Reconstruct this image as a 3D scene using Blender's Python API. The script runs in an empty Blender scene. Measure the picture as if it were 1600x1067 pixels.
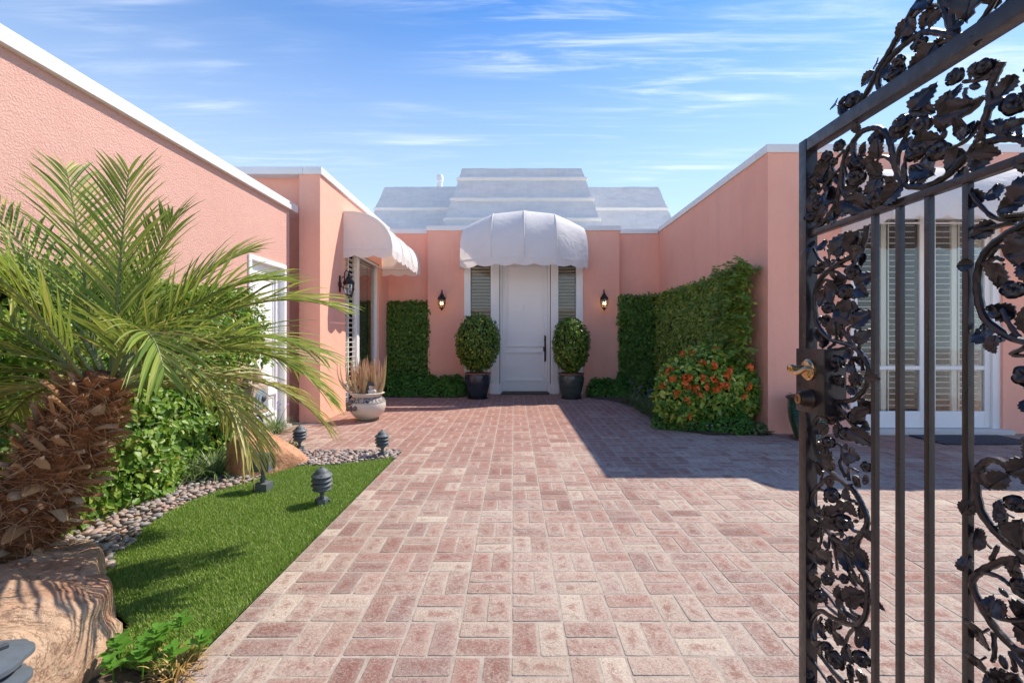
import bpy, bmesh, math, random
import numpy as np
from mathutils import Vector, Matrix, noise, Euler
random.seed(7); rng = np.random.default_rng(7)
C = bpy.context.scene.collection
scene = bpy.context.scene
R = math.radians

# ------------------------------------------------------------------ camera, sky, sun, exposure
H = 1.2; F = 731.0; VX = 803.0; VY = 529.0
cam_d = bpy.data.cameras.new('camera'); cam = bpy.data.objects.new('camera', cam_d); C.objects.link(cam)
cam.location = (0, 0, H); cam.rotation_euler = (R(90), 0, 0)
cam_d.sensor_width = 36; cam_d.lens = 36 * F / 1600
cam_d.shift_x = -3 / 1600; cam_d.shift_y = -4.5 / 1600
cam_d.clip_start = 0.05; cam_d.clip_end = 2000
scene.camera = cam

SUN_EL, SUN_AZ = R(50.2), R(52)
world = bpy.data.worlds.new('World'); scene.world = world; world.use_nodes = True
wn, wl = world.node_tree.nodes, world.node_tree.links
wn.clear()
wo = wn.new('ShaderNodeOutputWorld'); bg = wn.new('ShaderNodeBackground'); sky = wn.new('ShaderNodeTexSky')
sky.sky_type = 'NISHITA'; sky.sun_disc = False
sky.sun_elevation = SUN_EL; sky.sun_rotation = SUN_AZ
sky.air_density = 0.9; sky.dust_density = 0.15; sky.ozone_density = 2.5
bg.inputs[1].default_value = 0.15
tc = wn.new('ShaderNodeTexCoord'); sep = wn.new('ShaderNodeSeparateXYZ'); wl.new(tc.outputs['Generated'], sep.inputs[0])
def wmath(op, a, b):
    n = wn.new('ShaderNodeMath'); n.operation = op
    for i, v in enumerate((a, b)):
        if isinstance(v, (int, float)): n.inputs[i].default_value = v
        elif v is not None: wl.new(v, n.inputs[i])
    return n.outputs[0]
zc = wmath('MAXIMUM', sep.outputs[2], 0.06)
px_ = wmath('DIVIDE', sep.outputs[0], zc); py_ = wmath('DIVIDE', sep.outputs[1], zc)
cmb = wn.new('ShaderNodeCombineXYZ'); wl.new(px_, cmb.inputs[0]); wl.new(py_, cmb.inputs[1])
def cloud(scale, rot, seed, detail, lo, hi, dist=0.6):
    mp = wn.new('ShaderNodeMapping'); mp.inputs['Rotation'].default_value = (0, 0, rot)
    mp.inputs['Scale'].default_value = scale; mp.inputs['Location'].default_value = (seed, seed * 1.7, 0)
    wl.new(cmb.outputs[0], mp.inputs[0])
    nz = wn.new('ShaderNodeTexNoise'); nz.inputs['Scale'].default_value = 1; nz.inputs['Detail'].default_value = detail
    nz.inputs['Roughness'].default_value = 0.62; nz.inputs['Distortion'].default_value = dist
    wl.new(mp.outputs[0], nz.inputs['Vector'])
    mr = wn.new('ShaderNodeMapRange'); mr.inputs[1].default_value = lo; mr.inputs[2].default_value = hi
    mr.interpolation_type = 'SMOOTHSTEP'
    wl.new(nz.outputs['Fac'], mr.inputs[0]); return mr.outputs[0]
c1 = cloud((0.8, 5.5, 1), R(-9), 4.3, 9, 0.46, 0.80)
c2 = cloud((0.35, 0.9, 1), R(-12), 9.1, 4, 0.46, 0.68, 0.3)
c3 = cloud((1.6, 14.0, 1), R(-14), 2.2, 7, 0.46, 0.80)
cl = wmath('MULTIPLY', wmath('ADD', wmath('MULTIPLY', c1, 0.75), wmath('MULTIPLY', c3, 0.5)), c2)
cl = wmath('MINIMUM', wmath('MULTIPLY', cl, 1.0), 0.85)
hz = wn.new('ShaderNodeMapRange'); hz.inputs[1].default_value = 0.0; hz.inputs[2].default_value = 0.60
hz.inputs[3].default_value = 1.0; hz.inputs[4].default_value = 0.0; wl.new(sep.outputs[2], hz.inputs[0])
mixh = wn.new('ShaderNodeMix'); mixh.data_type = 'RGBA'; wl.new(hz.outputs[0], mixh.inputs[0])
tint = wn.new('ShaderNodeMix'); tint.data_type = 'RGBA'; tint.blend_type = 'MULTIPLY'; tint.inputs[0].default_value = 1
wl.new(sky.outputs[0], tint.inputs[6]); tint.inputs[7].default_value = (0.165, 0.345, 0.50, 1)
wl.new(tint.outputs[2], mixh.inputs[6]); mixh.inputs[7].default_value = (2.2, 2.55, 2.8, 1)
mixc = wn.new('ShaderNodeMix'); mixc.data_type = 'RGBA'; wl.new(cl, mixc.inputs[0])
wl.new(mixh.outputs[2], mixc.inputs[6]); mixc.inputs[7].default_value = (3.1, 3.2, 3.35, 1)
wl.new(mixc.outputs[2], bg.inputs[0]); wl.new(bg.outputs[0], wo.inputs[0])

SDIR = Vector((math.sin(SUN_AZ) * math.cos(SUN_EL), math.cos(SUN_AZ) * math.cos(SUN_EL), math.sin(SUN_EL)))
sd = bpy.data.lights.new('sun', 'SUN'); sd.energy = 2.12; sd.angle = R(0.5); sd.color = (1.0, 0.89, 0.77)
sun = bpy.data.objects.new('sun', sd); C.objects.link(sun)
sun.rotation_euler = (-SDIR).to_track_quat('-Z', 'Y').to_euler(); sun.location = (6, 6, 12)

scene.view_settings.view_transform = 'Standard'; scene.view_settings.look = 'None'
scene.view_settings.gamma = 1; scene.view_settings.use_curve_mapping = False
scene.view_settings.exposure = 1.6
scene.cycles.use_denoising = True
scene.cycles.max_bounces = 8; scene.cycles.transparent_max_bounces = 12
scene.cycles.sample_clamp_indirect = 8

# ------------------------------------------------------------------ helpers
def G(px, py, z=0.0):                       # photo pixel -> point of the horizontal plane at height z
    d = (H - z) * F / (py - VY); return ((px - VX) * d / F, d)

class MB:
    def __init__(s): s.v = []; s.f = []; s.m = []; s.sm = []; s.uv = []; s.uv2 = []
    def add(s, vs, fs, mi=0, smooth=False):
        o = len(s.v); s.v += [tuple(map(float, v)) for v in vs]
        for f in fs: s.f.append([i + o for i in f]); s.m.append(mi); s.sm.append(smooth)
    def box(s, x0, x1, y0, y1, z0, z1, bev=0.0, mi=0):
        if bev <= 0:
            s.add([(x0,y0,z0),(x1,y0,z0),(x1,y1,z0),(x0,y1,z0),(x0,y0,z1),(x1,y0,z1),(x1,y1,z1),(x0,y1,z1)],
                  [(0,3,2,1),(4,5,6,7),(0,1,5,4),(1,2,6,5),(2,3,7,6),(3,0,4,7)], mi)
        else:
            bm = bmesh.new(); bmesh.ops.create_cube(bm, size=1)
            for v in bm.verts: v.co = Vector(((x0+x1)/2 + v.co.x*(x1-x0), (y0+y1)/2 + v.co.y*(y1-y0), (z0+z1)/2 + v.co.z*(z1-z0)))
            bmesh.ops.bevel(bm, geom=bm.edges[:], offset=bev, segments=2, affect='EDGES', profile=0.7)
            s.bm(bm, mi)
    def bm(s, bm, mi=0, smooth=False):
        bm.verts.index_update()
        s.add([v.co[:] for v in bm.verts], [[v.index for v in f.verts] for f in bm.faces], mi, smooth); bm.free()
    def lathe(s, prof, c=(0,0,0), n=24, mi=0, axis='z', squash=1.0, close=True):
        vs = []
        for r, z in prof:
            for k in range(n):
                a = 2*math.pi*k/n; p = (r*math.cos(a), r*math.sin(a)*squash, z)
                if axis == 'x': p = (p[2], p[0], p[1])
                if axis == 'y': p = (p[0], p[2], p[1])
                vs.append((c[0]+p[0], c[1]+p[1], c[2]+p[2]))
        fs = []
        for i in range(len(prof)-1):
            for k in range(n):
                fs.append((i*n+k, i*n+(k+1)%n, (i+1)*n+(k+1)%n, (i+1)*n+k))
        if close:
            fs.append(list(range(n))[::-1]); fs.append([(len(prof)-1)*n+k for k in range(n)])
        s.add(vs, fs, mi, True)
    def tube(s, pts, rad, n=8, mi=0, cap=True, flat=1.0):
        pts = [Vector(p) for p in pts]; m = len(pts)
        if isinstance(rad, (int, float)): rad = [rad]*m
        up = None; vs = []
        for i, p in enumerate(pts):
            t = (pts[min(i+1,m-1)] - pts[max(i-1,0)])
            if t.length < 1e-9: t = Vector((0,0,1))
            t.normalize()
            if up is None:
                up = t.orthogonal().normalized()
            else:
                up = up - t*up.dot(t)
                up = up.normalized() if up.length > 1e-6 else t.orthogonal().normalized()
            w = t.cross(up)
            for k in range(n):
                a = 2*math.pi*k/n
                vs.append(p + (up*math.cos(a) + w*math.sin(a)*flat)*rad[i])
        fs = [(i*n+k, i*n+(k+1)%n, (i+1)*n+(k+1)%n, (i+1)*n+k) for i in range(m-1) for k in range(n)]
        if cap: fs += [list(range(n))[::-1], [(m-1)*n+k for k in range(n)]]
        s.add(vs, fs, mi, True)
    def grid(s, P, mi=0, smooth=True, wrap=False):
        nu, nv = len(P), len(P[0]); vs = [p for row in P for p in row]
        fs = [(i*nv+j, i*nv+(j+1)%nv, (i+1)*nv+(j+1)%nv, (i+1)*nv+j) for i in range(nu-1) for j in range(nv if wrap else nv-1)]
        s.add(vs, fs, mi, smooth)

def offset_of(p):
    o = Vector((0,0,0))
    while p is not None: o += p.location; p = p.parent
    return o
def mesh_from(mb, name, off=(0,0,0)):
    me = bpy.data.meshes.new(name)
    me.from_pydata([(v[0]-off[0], v[1]-off[1], v[2]-off[2]) for v in mb.v], [], mb.f)
    if mb.uv:
        for nm, dat in (('place', mb.uv), ('half', mb.uv2)):
            ul = me.uv_layers.new(name=nm); li = np.empty(len(me.loops), np.int32); me.loops.foreach_get('vertex_index', li)
            ul.data.foreach_set('uv', np.array(dat, np.float32)[li].reshape(-1))
    me.polygons.foreach_set('material_index', mb.m); me.polygons.foreach_set('use_smooth', mb.sm)
    return me
def obj(name, mb, mats, parent=None, kind=None, label=None, cat=None, group=None, origin=None, sharp=None):
    off = offset_of(parent)
    o0 = Vector(origin) if origin is not None else off.copy()
    me = mesh_from(mb, name, o0) if isinstance(mb, MB) else mb
    if isinstance(mb, MB):
        for m in (mats if isinstance(mats, (list, tuple)) else [mats]): me.materials.append(m)
        bm = bmesh.new(); bm.from_mesh(me); bmesh.ops.recalc_face_normals(bm, faces=bm.faces); bm.to_mesh(me); bm.free()
        me.set_sharp_from_angle(angle=R(sharp or 38))
    o = bpy.data.objects.new(name, me); C.objects.link(o)
    if parent: o.parent = parent
    o.location = o0 - off
    return tag(o, label, cat, group, kind)
def tag(o, label=None, cat=None, group=None, kind=None):
    if label: o['label'] = label
    if cat: o['category'] = cat
    if group: o['group'] = group
    if kind: o['kind'] = kind
    return o
def empty(name, loc, label, cat, group=None):
    e = bpy.data.objects.new(name, None); e.empty_display_size = 0.1; e.location = loc; C.objects.link(e)
    return tag(e, label, cat, group)
def inst(name, me, loc, rot=(0,0,0), parent=None, scale=(1,1,1), label=None):
    o = bpy.data.objects.new(name, me); C.objects.link(o); o.parent = parent
    o.location = Vector(loc) - offset_of(parent); o.rotation_euler = rot; o.scale = scale
    if label: o['label'] = label
    return o
def copy_thing(src, loc, label, rotz=None):
    r = src.copy(); C.objects.link(r); r.location = loc; r['label'] = label
    if rotz is not None: r.rotation_euler = (0,0,rotz)
    for ch in list(src.children):
        c = ch.copy(); C.objects.link(c); c.parent = r
        for g in ch.children:
            d = g.copy(); C.objects.link(d); d.parent = c
    return r

def rot_frames(N, T, spin=True):
    N = N/np.linalg.norm(N, axis=1, keepdims=True)
    T = T - N*np.sum(T*N, axis=1, keepdims=True)
    ln = np.linalg.norm(T, axis=1, keepdims=True); T = T/np.maximum(ln, 1e-6)
    return np.cross(T, N), T, N
def leaf_cloud(name, P, N, T, size, tmpl, mat, parent=None, **kw):
    """many small leaves in one mesh: P positions, N face normals, T tip directions"""
    tv, tf = tmpl; tv = np.array(tv, float)
    P = np.array(P, float); N = np.array(N, float); T = np.array(T, float); size = np.array(size, float)
    X, Y, Z = rot_frames(N, T)
    n = len(P); k = len(tv)
    V = P[:,None,:] + size[:,None,None]*(tv[None,:,0:1]*X[:,None,:] + tv[None,:,1:2]*Y[:,None,:] + tv[None,:,2:3]*Z[:,None,:])
    off = np.array(offset_of(parent)); V = V.reshape(-1,3) - off
    nf = len(tf); fl = [len(f) for f in tf]
    idx = np.concatenate([np.array(f) for f in tf]); L = len(idx)
    loops = (idx[None,:] + (np.arange(n)*k)[:,None]).reshape(-1)
    me = bpy.data.meshes.new(name)
    me.vertices.add(n*k); me.vertices.foreach_set('co', V.reshape(-1).astype(np.float32))
    me.loops.add(n*L); me.loops.foreach_set('vertex_index', loops.astype(np.int32))
    starts = np.concatenate([[0], np.cumsum(fl)[:-1]])
    me.polygons.add(n*nf)
    me.polygons.foreach_set('loop_start', (starts[None,:] + (np.arange(n)*L)[:,None]).reshape(-1).astype(np.int32))
    me.polygons.foreach_set('use_smooth', np.zeros(n*nf, bool))
    me.update(calc_edges=True); me.validate()
    me.materials.append(mat)
    o = bpy.data.objects.new(name, me); C.objects.link(o)
    if parent: o.parent = parent
    return tag(o, kw.get('label'), kw.get('cat'), kw.get('group'), kw.get('kind'))
LEAF = ([(0,0,0),(-.28,.3,.06),(.28,.3,.06),(0,.35,-.03),(-.24,.7,.03),(.24,.7,.03),(0,.72,-.05),(0,1,-.12)],
        [(0,3,1),(0,2,3),(1,3,6,4),(3,2,5,6),(4,6,7),(6,5,7)])
LEAFS = ([(0,0,0),(-.27,.45,.05),(.27,.45,.05),(0,1,-.08)], [(0,3,1),(0,2,3)])
LEAFQ = ([(0,0,0),(-.3,.4,.07),(0,.5,-.02),(.3,.4,.07),(0,1,-.08)], [(0,2,4,1),(0,3,4,2)])
BLADE = ([(-.05,0,0),(.05,0,0),(-.045,.4,.04),(.045,.4,.04),(-.03,.75,.0),(.03,.75,.0),(0,1,-.14)],
         [(0,1,3,2),(2,3,5,4),(4,5,6)])

# ------------------------------------------------------------------ materials
MATS = {}
class NT:
    def __init__(s, name):
        s.m = bpy.data.materials.new(name); s.m.use_nodes = True; s.n = s.m.node_tree.nodes; s.l = s.m.node_tree.links
        s.b = s.n['Principled BSDF']; s.out = s.n['Material Output']
    def node(s, t, **kw):
        n = s.n.new(t)
        for k, v in kw.items():
            if k.startswith('i_'): n.inputs[k[2:].replace('_',' ')].default_value = v
            else: setattr(n, k, v)
        return n
    def link(s, a, b): s.l.new(a, b)
    def coord(s, kind='pos'):
        if kind == 'pos': return s.node('ShaderNodeNewGeometry').outputs['Position']
        return s.node('ShaderNodeTexCoord').outputs['Object']
    def noise(s, scale, detail=4, rough=0.55, vec=None, dist=0, sc=None):
        n = s.node('ShaderNodeTexNoise'); n.inputs['Scale'].default_value = scale; n.inputs['Detail'].default_value = detail
        n.inputs['Roughness'].default_value = rough; n.inputs['Distortion'].default_value = dist
        v = vec if vec is not None else s.coord()
        if sc is not None:
            mp = s.node('ShaderNodeMapping'); mp.inputs['Scale'].default_value = sc; s.link(v, mp.inputs[0]); v = mp.outputs[0]
        s.link(v, n.inputs['Vector']); return n.outputs['Fac']
    def ramp(s, fac, stops, interp='LINEAR'):
        r = s.node('ShaderNodeValToRGB'); r.color_ramp.interpolation = interp; e = r.color_ramp.elements
        while len(e) < len(stops): e.new(0.5)
        for i, (p, c) in enumerate(stops):
            e[i].position = p; e[i].color = (*c, 1) if len(c) == 3 else c
        s.link(fac, r.inputs[0]); return r.outputs[0]
    def mix(s, fac, a, b, mode='MIX'):
        m = s.node('ShaderNodeMix'); m.data_type = 'RGBA'; m.blend_type = mode
        for sock, v in ((m.inputs[0], fac), (m.inputs[6], a), (m.inputs[7], b)):
            if hasattr(v, 'is_output'): s.link(v, sock)
            elif isinstance(v, (tuple, list)): sock.default_value = (*v, 1) if len(v) == 3 else v
            else: sock.default_value = v
        return m.outputs[2]
    def math(s, op, a, b=0):
        m = s.node('ShaderNodeMath', operation=op)
        for i, v in enumerate((a, b)):
            if hasattr(v, 'is_output'): s.link(v, m.inputs[i])
            else: m.inputs[i].default_value = v
        return m.outputs[0]
    def rnd(s):                                   # differs per object and per loose piece
        g = s.node('ShaderNodeNewGeometry').outputs['Random Per Island']
        o = s.node('ShaderNodeObjectInfo').outputs['Random']
        return s.math('FRACT', s.math('ADD', g, o))
    def bump(s, h, strength=0.3, dist=0.01, prev=None):
        b = s.node('ShaderNodeBump'); b.inputs['Strength'].default_value = strength; b.inputs['Distance'].default_value = dist
        s.link(h, b.inputs['Height'])
        if prev is not None: s.link(prev, b.inputs['Normal'])
        return b.outputs[0]
    def set(s, color=None, rough=None, metal=None, normal=None, spec=None, **kw):
        for key, v in (('Base Color', color), ('Roughness', rough), ('Metallic', metal), ('Normal', normal), ('Specular IOR Level', spec)):
            if v is None: continue
            if hasattr(v, 'is_output'): s.link(v, s.b.inputs[key])
            elif isinstance(v, tuple): s.b.inputs[key].default_value = (*v, 1)
            else: s.b.inputs[key].default_value = v
        return s.m

def simple(name, col, rough=0.5, metal=0.0, var=0.12, nscale=6, bump=0.0, bscale=60, spec=0.5, bdist=0.004):
    t = NT(name); f = t.noise(nscale, 5)
    c = t.mix(f, tuple(max(0,x*(1-var)) for x in col), tuple(min(1,x*(1+var)) for x in col))
    nrm = t.bump(t.noise(bscale, 4), bump, bdist) if bump else None
    rg = t.math('ADD', t.math('MULTIPLY', t.noise(nscale*3, 3), 0.15), rough-0.07)
    return t.set(c, rg, metal, nrm, spec)

def stucco(name, coarse):
    t = NT(name)
    big = t.noise(0.9, 5, .6); mid = t.noise(5, 5, .6)
    base = t.mix(t.ramp(big, [(.3,(0,0,0)),(.7,(1,1,1))]), (.70,.41,.335) if coarse else (.92,.45,.33), (.735,.445,.365) if coarse else (.94,.50,.375))
    base = t.mix(t.math('MULTIPLY', t.ramp(mid, [(.45,(0,0,0)),(.75,(1,1,1))]), .35), base, (.68,.39,.315) if coarse else (.88,.42,.31))
    # faint streaks of rain dirt running down
    st = t.noise(1.0, 5, .6, sc=(3.2,3.2,.45), dist=.8)
    base = t.mix(t.math('MULTIPLY', t.ramp(st, [(.50,(0,0,0)),(.80,(1,1,1))]), .28), base, (.62,.33,.26))
    h1 = t.noise(62 if coarse else 90, 5, .65); h2 = t.noise(9, 3)
    n = t.bump(h2, .25, .02); n = t.bump(t.ramp(h1, [(.38,(0,0,0)),(.62,(1,1,1))]), .8 if coarse else .4, .004 if coarse else .003, n)
    return t.set(base, .92, 0, n, .2)
M_ST = stucco('pink_stucco', False); M_STC = stucco('rough_pink_stucco', True)
M_WHITE = simple('white_paint', (.86,.855,.84), .45, var=.03, bump=.08, bscale=40)
M_DOOR = simple('white_door_paint', (.87,.86,.845), .38, var=.02, nscale=2)
M_COPE = simple('coping_metal', (.78,.78,.77), .42, var=.05, nscale=2.5, bump=.1, bscale=5, bdist=.02)
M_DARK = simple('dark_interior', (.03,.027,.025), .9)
M_BLACK = simple('black_iron', (.018,.017,.018), .38, .3, bump=.3, bscale=90)
M_BRONZE = simple('dark_bronze', (.05,.035,.028), .38, .7, bump=.1)
M_BRASS = simple('worn_brass', (.62,.40,.20), .28, 1.0, var=.35, nscale=70, bump=.15, bscale=200, bdist=.001)
M_LAMPGREY = simple('verdigris_grey_metal', (.115,.135,.14), .62, .2, var=.35, nscale=25, bump=.4, bscale=120, bdist=.003)
M_STREET = simple('pale_concrete', (.46,.42,.37), .9, var=.15, nscale=.6, bump=.3, bscale=30)
M_SOIL = simple('soil', (.11,.075,.05), .95, var=.5, nscale=15, bump=1, bscale=40, bdist=.02)

def m_gate():
    t = NT('painted_iron'); f = t.noise(30, 5); c = t.mix(f, (.011,.011,.015), (.026,.022,.025))
    worn = t.ramp(t.noise(140, 3, .7), [(.66,(0,0,0)),(.72,(1,1,1))])
    c = t.mix(t.math('MULTIPLY', worn, .25), c, (.10,.075,.06))
    r = t.ramp(t.noise(45, 4), [(.3,(.22,.22,.22)),(.7,(.55,.55,.54))])
    n = t.bump(t.noise(220, 3), .28, .0015); n = t.bump(t.noise(35, 3), .25, .003, n)
    t.b.inputs['Coat Weight'].default_value = .35; t.b.inputs['Coat Roughness'].default_value = .16
    return t.set(c, r, .1, n, .4)
M_GATE = m_gate()

def m_brick():
    t = NT('worn_brick'); P = t.coord(); r = t.rnd()
    base = t.ramp(r, [(0,(.22,.12,.10)),(.13,(.30,.175,.14)),(.3,(.36,.225,.185)),(.42,(.28,.165,.135)),(.55,(.38,.26,.215)),(.68,(.25,.165,.145)),(.80,(.35,.245,.20)),(.90,(.43,.35,.28)),(.96,(.54,.46,.37)),(1,(.30,.175,.14))])
    sx = t.node('ShaderNodeSeparateXYZ'); t.link(P, sx.inputs[0])
    # far bricks less worn, redder; red boosted in the colour against bluish shade
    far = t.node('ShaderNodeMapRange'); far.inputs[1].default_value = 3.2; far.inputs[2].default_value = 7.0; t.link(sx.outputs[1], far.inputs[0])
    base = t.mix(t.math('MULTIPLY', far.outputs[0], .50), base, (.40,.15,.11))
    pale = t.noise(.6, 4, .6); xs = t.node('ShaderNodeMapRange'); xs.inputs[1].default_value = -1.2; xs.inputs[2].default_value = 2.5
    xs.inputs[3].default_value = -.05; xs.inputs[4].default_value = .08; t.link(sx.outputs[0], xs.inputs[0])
    wear = t.noise(26, 9, .82, dist=1.2)
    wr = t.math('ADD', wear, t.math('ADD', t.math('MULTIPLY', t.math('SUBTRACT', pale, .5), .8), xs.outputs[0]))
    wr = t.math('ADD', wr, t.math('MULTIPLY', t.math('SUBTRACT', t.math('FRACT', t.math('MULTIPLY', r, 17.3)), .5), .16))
    wr = t.math('SUBTRACT', wr, t.math('MULTIPLY', far.outputs[0], .17))  # less pale far off, partly to keep the shaded court from turning blue
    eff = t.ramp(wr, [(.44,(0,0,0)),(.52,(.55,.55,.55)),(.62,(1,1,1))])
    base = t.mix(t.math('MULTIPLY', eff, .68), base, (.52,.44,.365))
    spk = t.noise(95, 6, .85); base = t.mix(t.math('MULTIPLY', t.ramp(spk, [(.50,(0,0,0)),(.56,(1,1,1))]), .38), base, (.55,.47,.39)); spd = t.noise(120, 6, .85, dist=.5); base = t.mix(t.math('MULTIPLY', t.ramp(spd, [(.53,(0,0,0)),(.59,(1,1,1))]), .60), base, (.14,.085,.07))
    dk = t.ramp(t.noise(33, 9, .85, dist=1), [(.54,(0,0,0)),(.61,(1,1,1))])
    base = t.mix(t.math('MULTIPLY', dk, .55), base, (.15,.085,.075))
    uv = [t.node('ShaderNodeSeparateXYZ') for _ in (0,1)]
    for nm, s_ in zip(('place','half'), uv):
        u_ = t.node('ShaderNodeUVMap'); u_.uv_map = nm; t.link(u_.outputs[0], s_.inputs[0])
    dd = [t.math('SUBTRACT', uv[1].outputs[k], t.math('ABSOLUTE', uv[0].outputs[k])) for k in (0,1)]
    dist = t.math('ADD', t.math('MINIMUM', dd[0], dd[1]), t.math('MULTIPLY', t.math('SUBTRACT', t.noise(30, 5, .7), .5), .045))
    haze = t.ramp(t.math('MULTIPLY', dist, 25), [(0,(1,1,1)),(.28,(.35,.35,.35)),(.7,(0,0,0))])
    base = t.mix(t.math('MULTIPLY', haze, .24), base, (.46,.395,.33))
    core = t.ramp(t.math('MULTIPLY', dist, 20), [(.35,(0,0,0)),(.8,(1,1,1))]); cm = t.ramp(t.noise(14, 8, .8, dist=.6), [(.49,(0,0,0)),(.56,(1,1,1))])
    base = t.mix(t.math('MULTIPLY', t.math('MULTIPLY', core, cm), .60), base, (.235,.095,.075))
    # mortar haze along the edges of each brick comes with the wear of the joints
    pit = t.noise(130, 4, .7)
    n = t.bump(t.noise(24, 6, .7, dist=.4), .8, .010); n = t.bump(pit, .7, .004, n)
    return t.set(base, .9, 0, n, .2)
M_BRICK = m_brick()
def m_mortar():
    t = NT('sandy_mortar'); f = t.noise(14, 6, .7)
    c = t.ramp(f, [(.3,(.30,.255,.21)),(.6,(.43,.375,.32)),(.8,(.52,.46,.395))])
    return t.set(c, .95, 0, t.bump(t.noise(120, 5, .7), .8, .004), .1)
M_MORTAR = m_mortar()

def leafmat(name, stops, rough=.42, trans=.35, tcol=(.35,.55,.08)):
    t = NT(name); r = t.rnd(); c = t.ramp(r, stops)
    c = t.mix(t.math('MULTIPLY', t.noise(2.2, 3), .35), c, tuple(x*.75 for x in stops[0][1]))
    t.set(c, rough, 0, None, .45)
    tr = t.node('ShaderNodeBsdfTranslucent'); tc_ = t.mix(1.0, c, tuple(min(1, x) for x in tcol), 'SCREEN')
    t.link(t.mix(.45, c, tcol), tr.inputs[0])
    ms = t.node('ShaderNodeMixShader'); ms.inputs[0].default_value = trans
    t.link(t.b.outputs[0], ms.inputs[1]); t.link(tr.outputs[0], ms.inputs[2]); t.link(ms.outputs[0], t.out.inputs[0])
    return t.m
M_IVY = leafmat('ivy_leaf', [(0,(.08,.18,.035)),(.5,(.13,.27,.045)),(.9,(.20,.37,.055)),(1,(.40,.45,.08))], tcol=(.16,.34,.03))
M_IVYL = leafmat('fine_ivy_leaf', [(0,(.13,.24,.045)),(.5,(.22,.37,.06)),(.8,(.38,.50,.08)),(1,(.60,.55,.12))], tcol=(.2,.38,.04))
M_HEDGE = leafmat('bright_hedge_leaf', [(0,(.09,.20,.025)),(.5,(.17,.32,.04)),(.85,(.30,.44,.06)),(.97,(.44,.48,.08)),(1,(.48,.34,.09))], tcol=(.35,.55,.05))
M_SHRUB = leafmat('shrub_leaf', [(0,(.07,.20,.04)),(.5,(.11,.30,.05)),(1,(.19,.42,.07))], tcol=(.15,.4,.05))
M_TOPI = leafmat('ficus_leaf', [(0,(.06,.15,.025)),(.5,(.12,.24,.035)),(.8,(.26,.38,.05)),(1,(.52,.55,.09))], rough=.3, tcol=(.2,.35,.04))
M_IXORA = leafmat('ixora_leaf', [(0,(.08,.20,.03)),(.45,(.18,.38,.05)),(.65,(.50,.64,.09)),(1,(.82,.80,.20))], rough=.32, tcol=(.3,.5,.05))
M_BASIL = leafmat('young_plant_leaf', [(0,(.09,.24,.03)),(1,(.16,.36,.05))], rough=.35, tcol=(.3,.6,.06))
M_STRAP = leafmat('strap_leaf', [(0,(.10,.17,.06)),(.6,(.20,.29,.10)),(1,(.42,.45,.22))], tcol=(.2,.32,.08))
M_PALM = leafmat('palm_leaflet', [(0,(.10,.19,.03)),(.35,(.20,.32,.05)),(.65,(.34,.43,.07)),(.88,(.50,.50,.13)),(1,(.60,.46,.16))], rough=.5, trans=.34, tcol=(.42,.5,.08))
M_PALMD = leafmat('drooping_palm_leaflet', [(0,(.26,.31,.07)),(.5,(.42,.44,.12)),(1,(.60,.46,.17))], rough=.5, trans=.28, tcol=(.42,.42,.1))
M_GRASS = leafmat('turf_blade', [(0,(.13,.24,.03)),(.4,(.24,.38,.05)),(.8,(.37,.48,.09)),(1,(.55,.56,.22))], rough=.5, trans=.3, tcol=(.2,.45,.04))
M_DRY = leafmat('dry_stem', [(0,(.35,.2,.07)),(1,(.55,.38,.14))], trans=.15, tcol=(.6,.45,.2))
M_ORANGE = leafmat('orange_petal', [(0,(.85,.10,.02)),(.6,(.95,.20,.03)),(1,(.95,.34,.08))], rough=.5, trans=.25, tcol=(.95,.25,.04))
M_PURPLE = leafmat('purple_petal', [(0,(.22,.14,.5)),(1,(.36,.26,.65))], tcol=(.4,.3,.8))
M_WPETAL = leafmat('white_petal', [(0,(.7,.7,.7)),(1,(.8,.8,.78))], tcol=(.8,.8,.8))
M_PINKP = leafmat('pink_petal', [(0,(.7,.06,.16)),(1,(.8,.1,.25))], tcol=(.9,.2,.3))
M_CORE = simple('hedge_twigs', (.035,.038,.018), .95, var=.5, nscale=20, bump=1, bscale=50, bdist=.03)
M_TWIG = simple('twig_bark', (.17,.12,.08), .85, var=.3, bump=.6)

def m_glass(name, tint=(.9,.95,.95), refl=.5, rough=.02):
    t = NT(name); t.n.remove(t.b)
    fr = t.node('ShaderNodeFresnel'); fr.inputs[0].default_value = 1.4
    gl = t.node('ShaderNodeBsdfGlossy'); gl.inputs['Roughness'].default_value = rough; gl.inputs[0].default_value = (1,1,1,1)
    tr = t.node('ShaderNodeBsdfTransparent'); tr.inputs[0].default_value = (*tint,1)
    f = t.math('MULTIPLY', fr.outputs[0], .75); f = t.math('ADD', f, refl)
    ms = t.node('ShaderNodeMixShader'); t.link(f, ms.inputs[0]); t.link(tr.outputs[0], ms.inputs[1]); t.link(gl.outputs[0], ms.inputs[2])
    t.link(ms.outputs[0], t.out.inputs[0]); return t.m
M_GLASS = m_glass('window_glass', (.95,.96,.94), .015)
M_LGLASS = m_glass('lantern_glass', (.95,.93,.88), .03)

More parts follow.
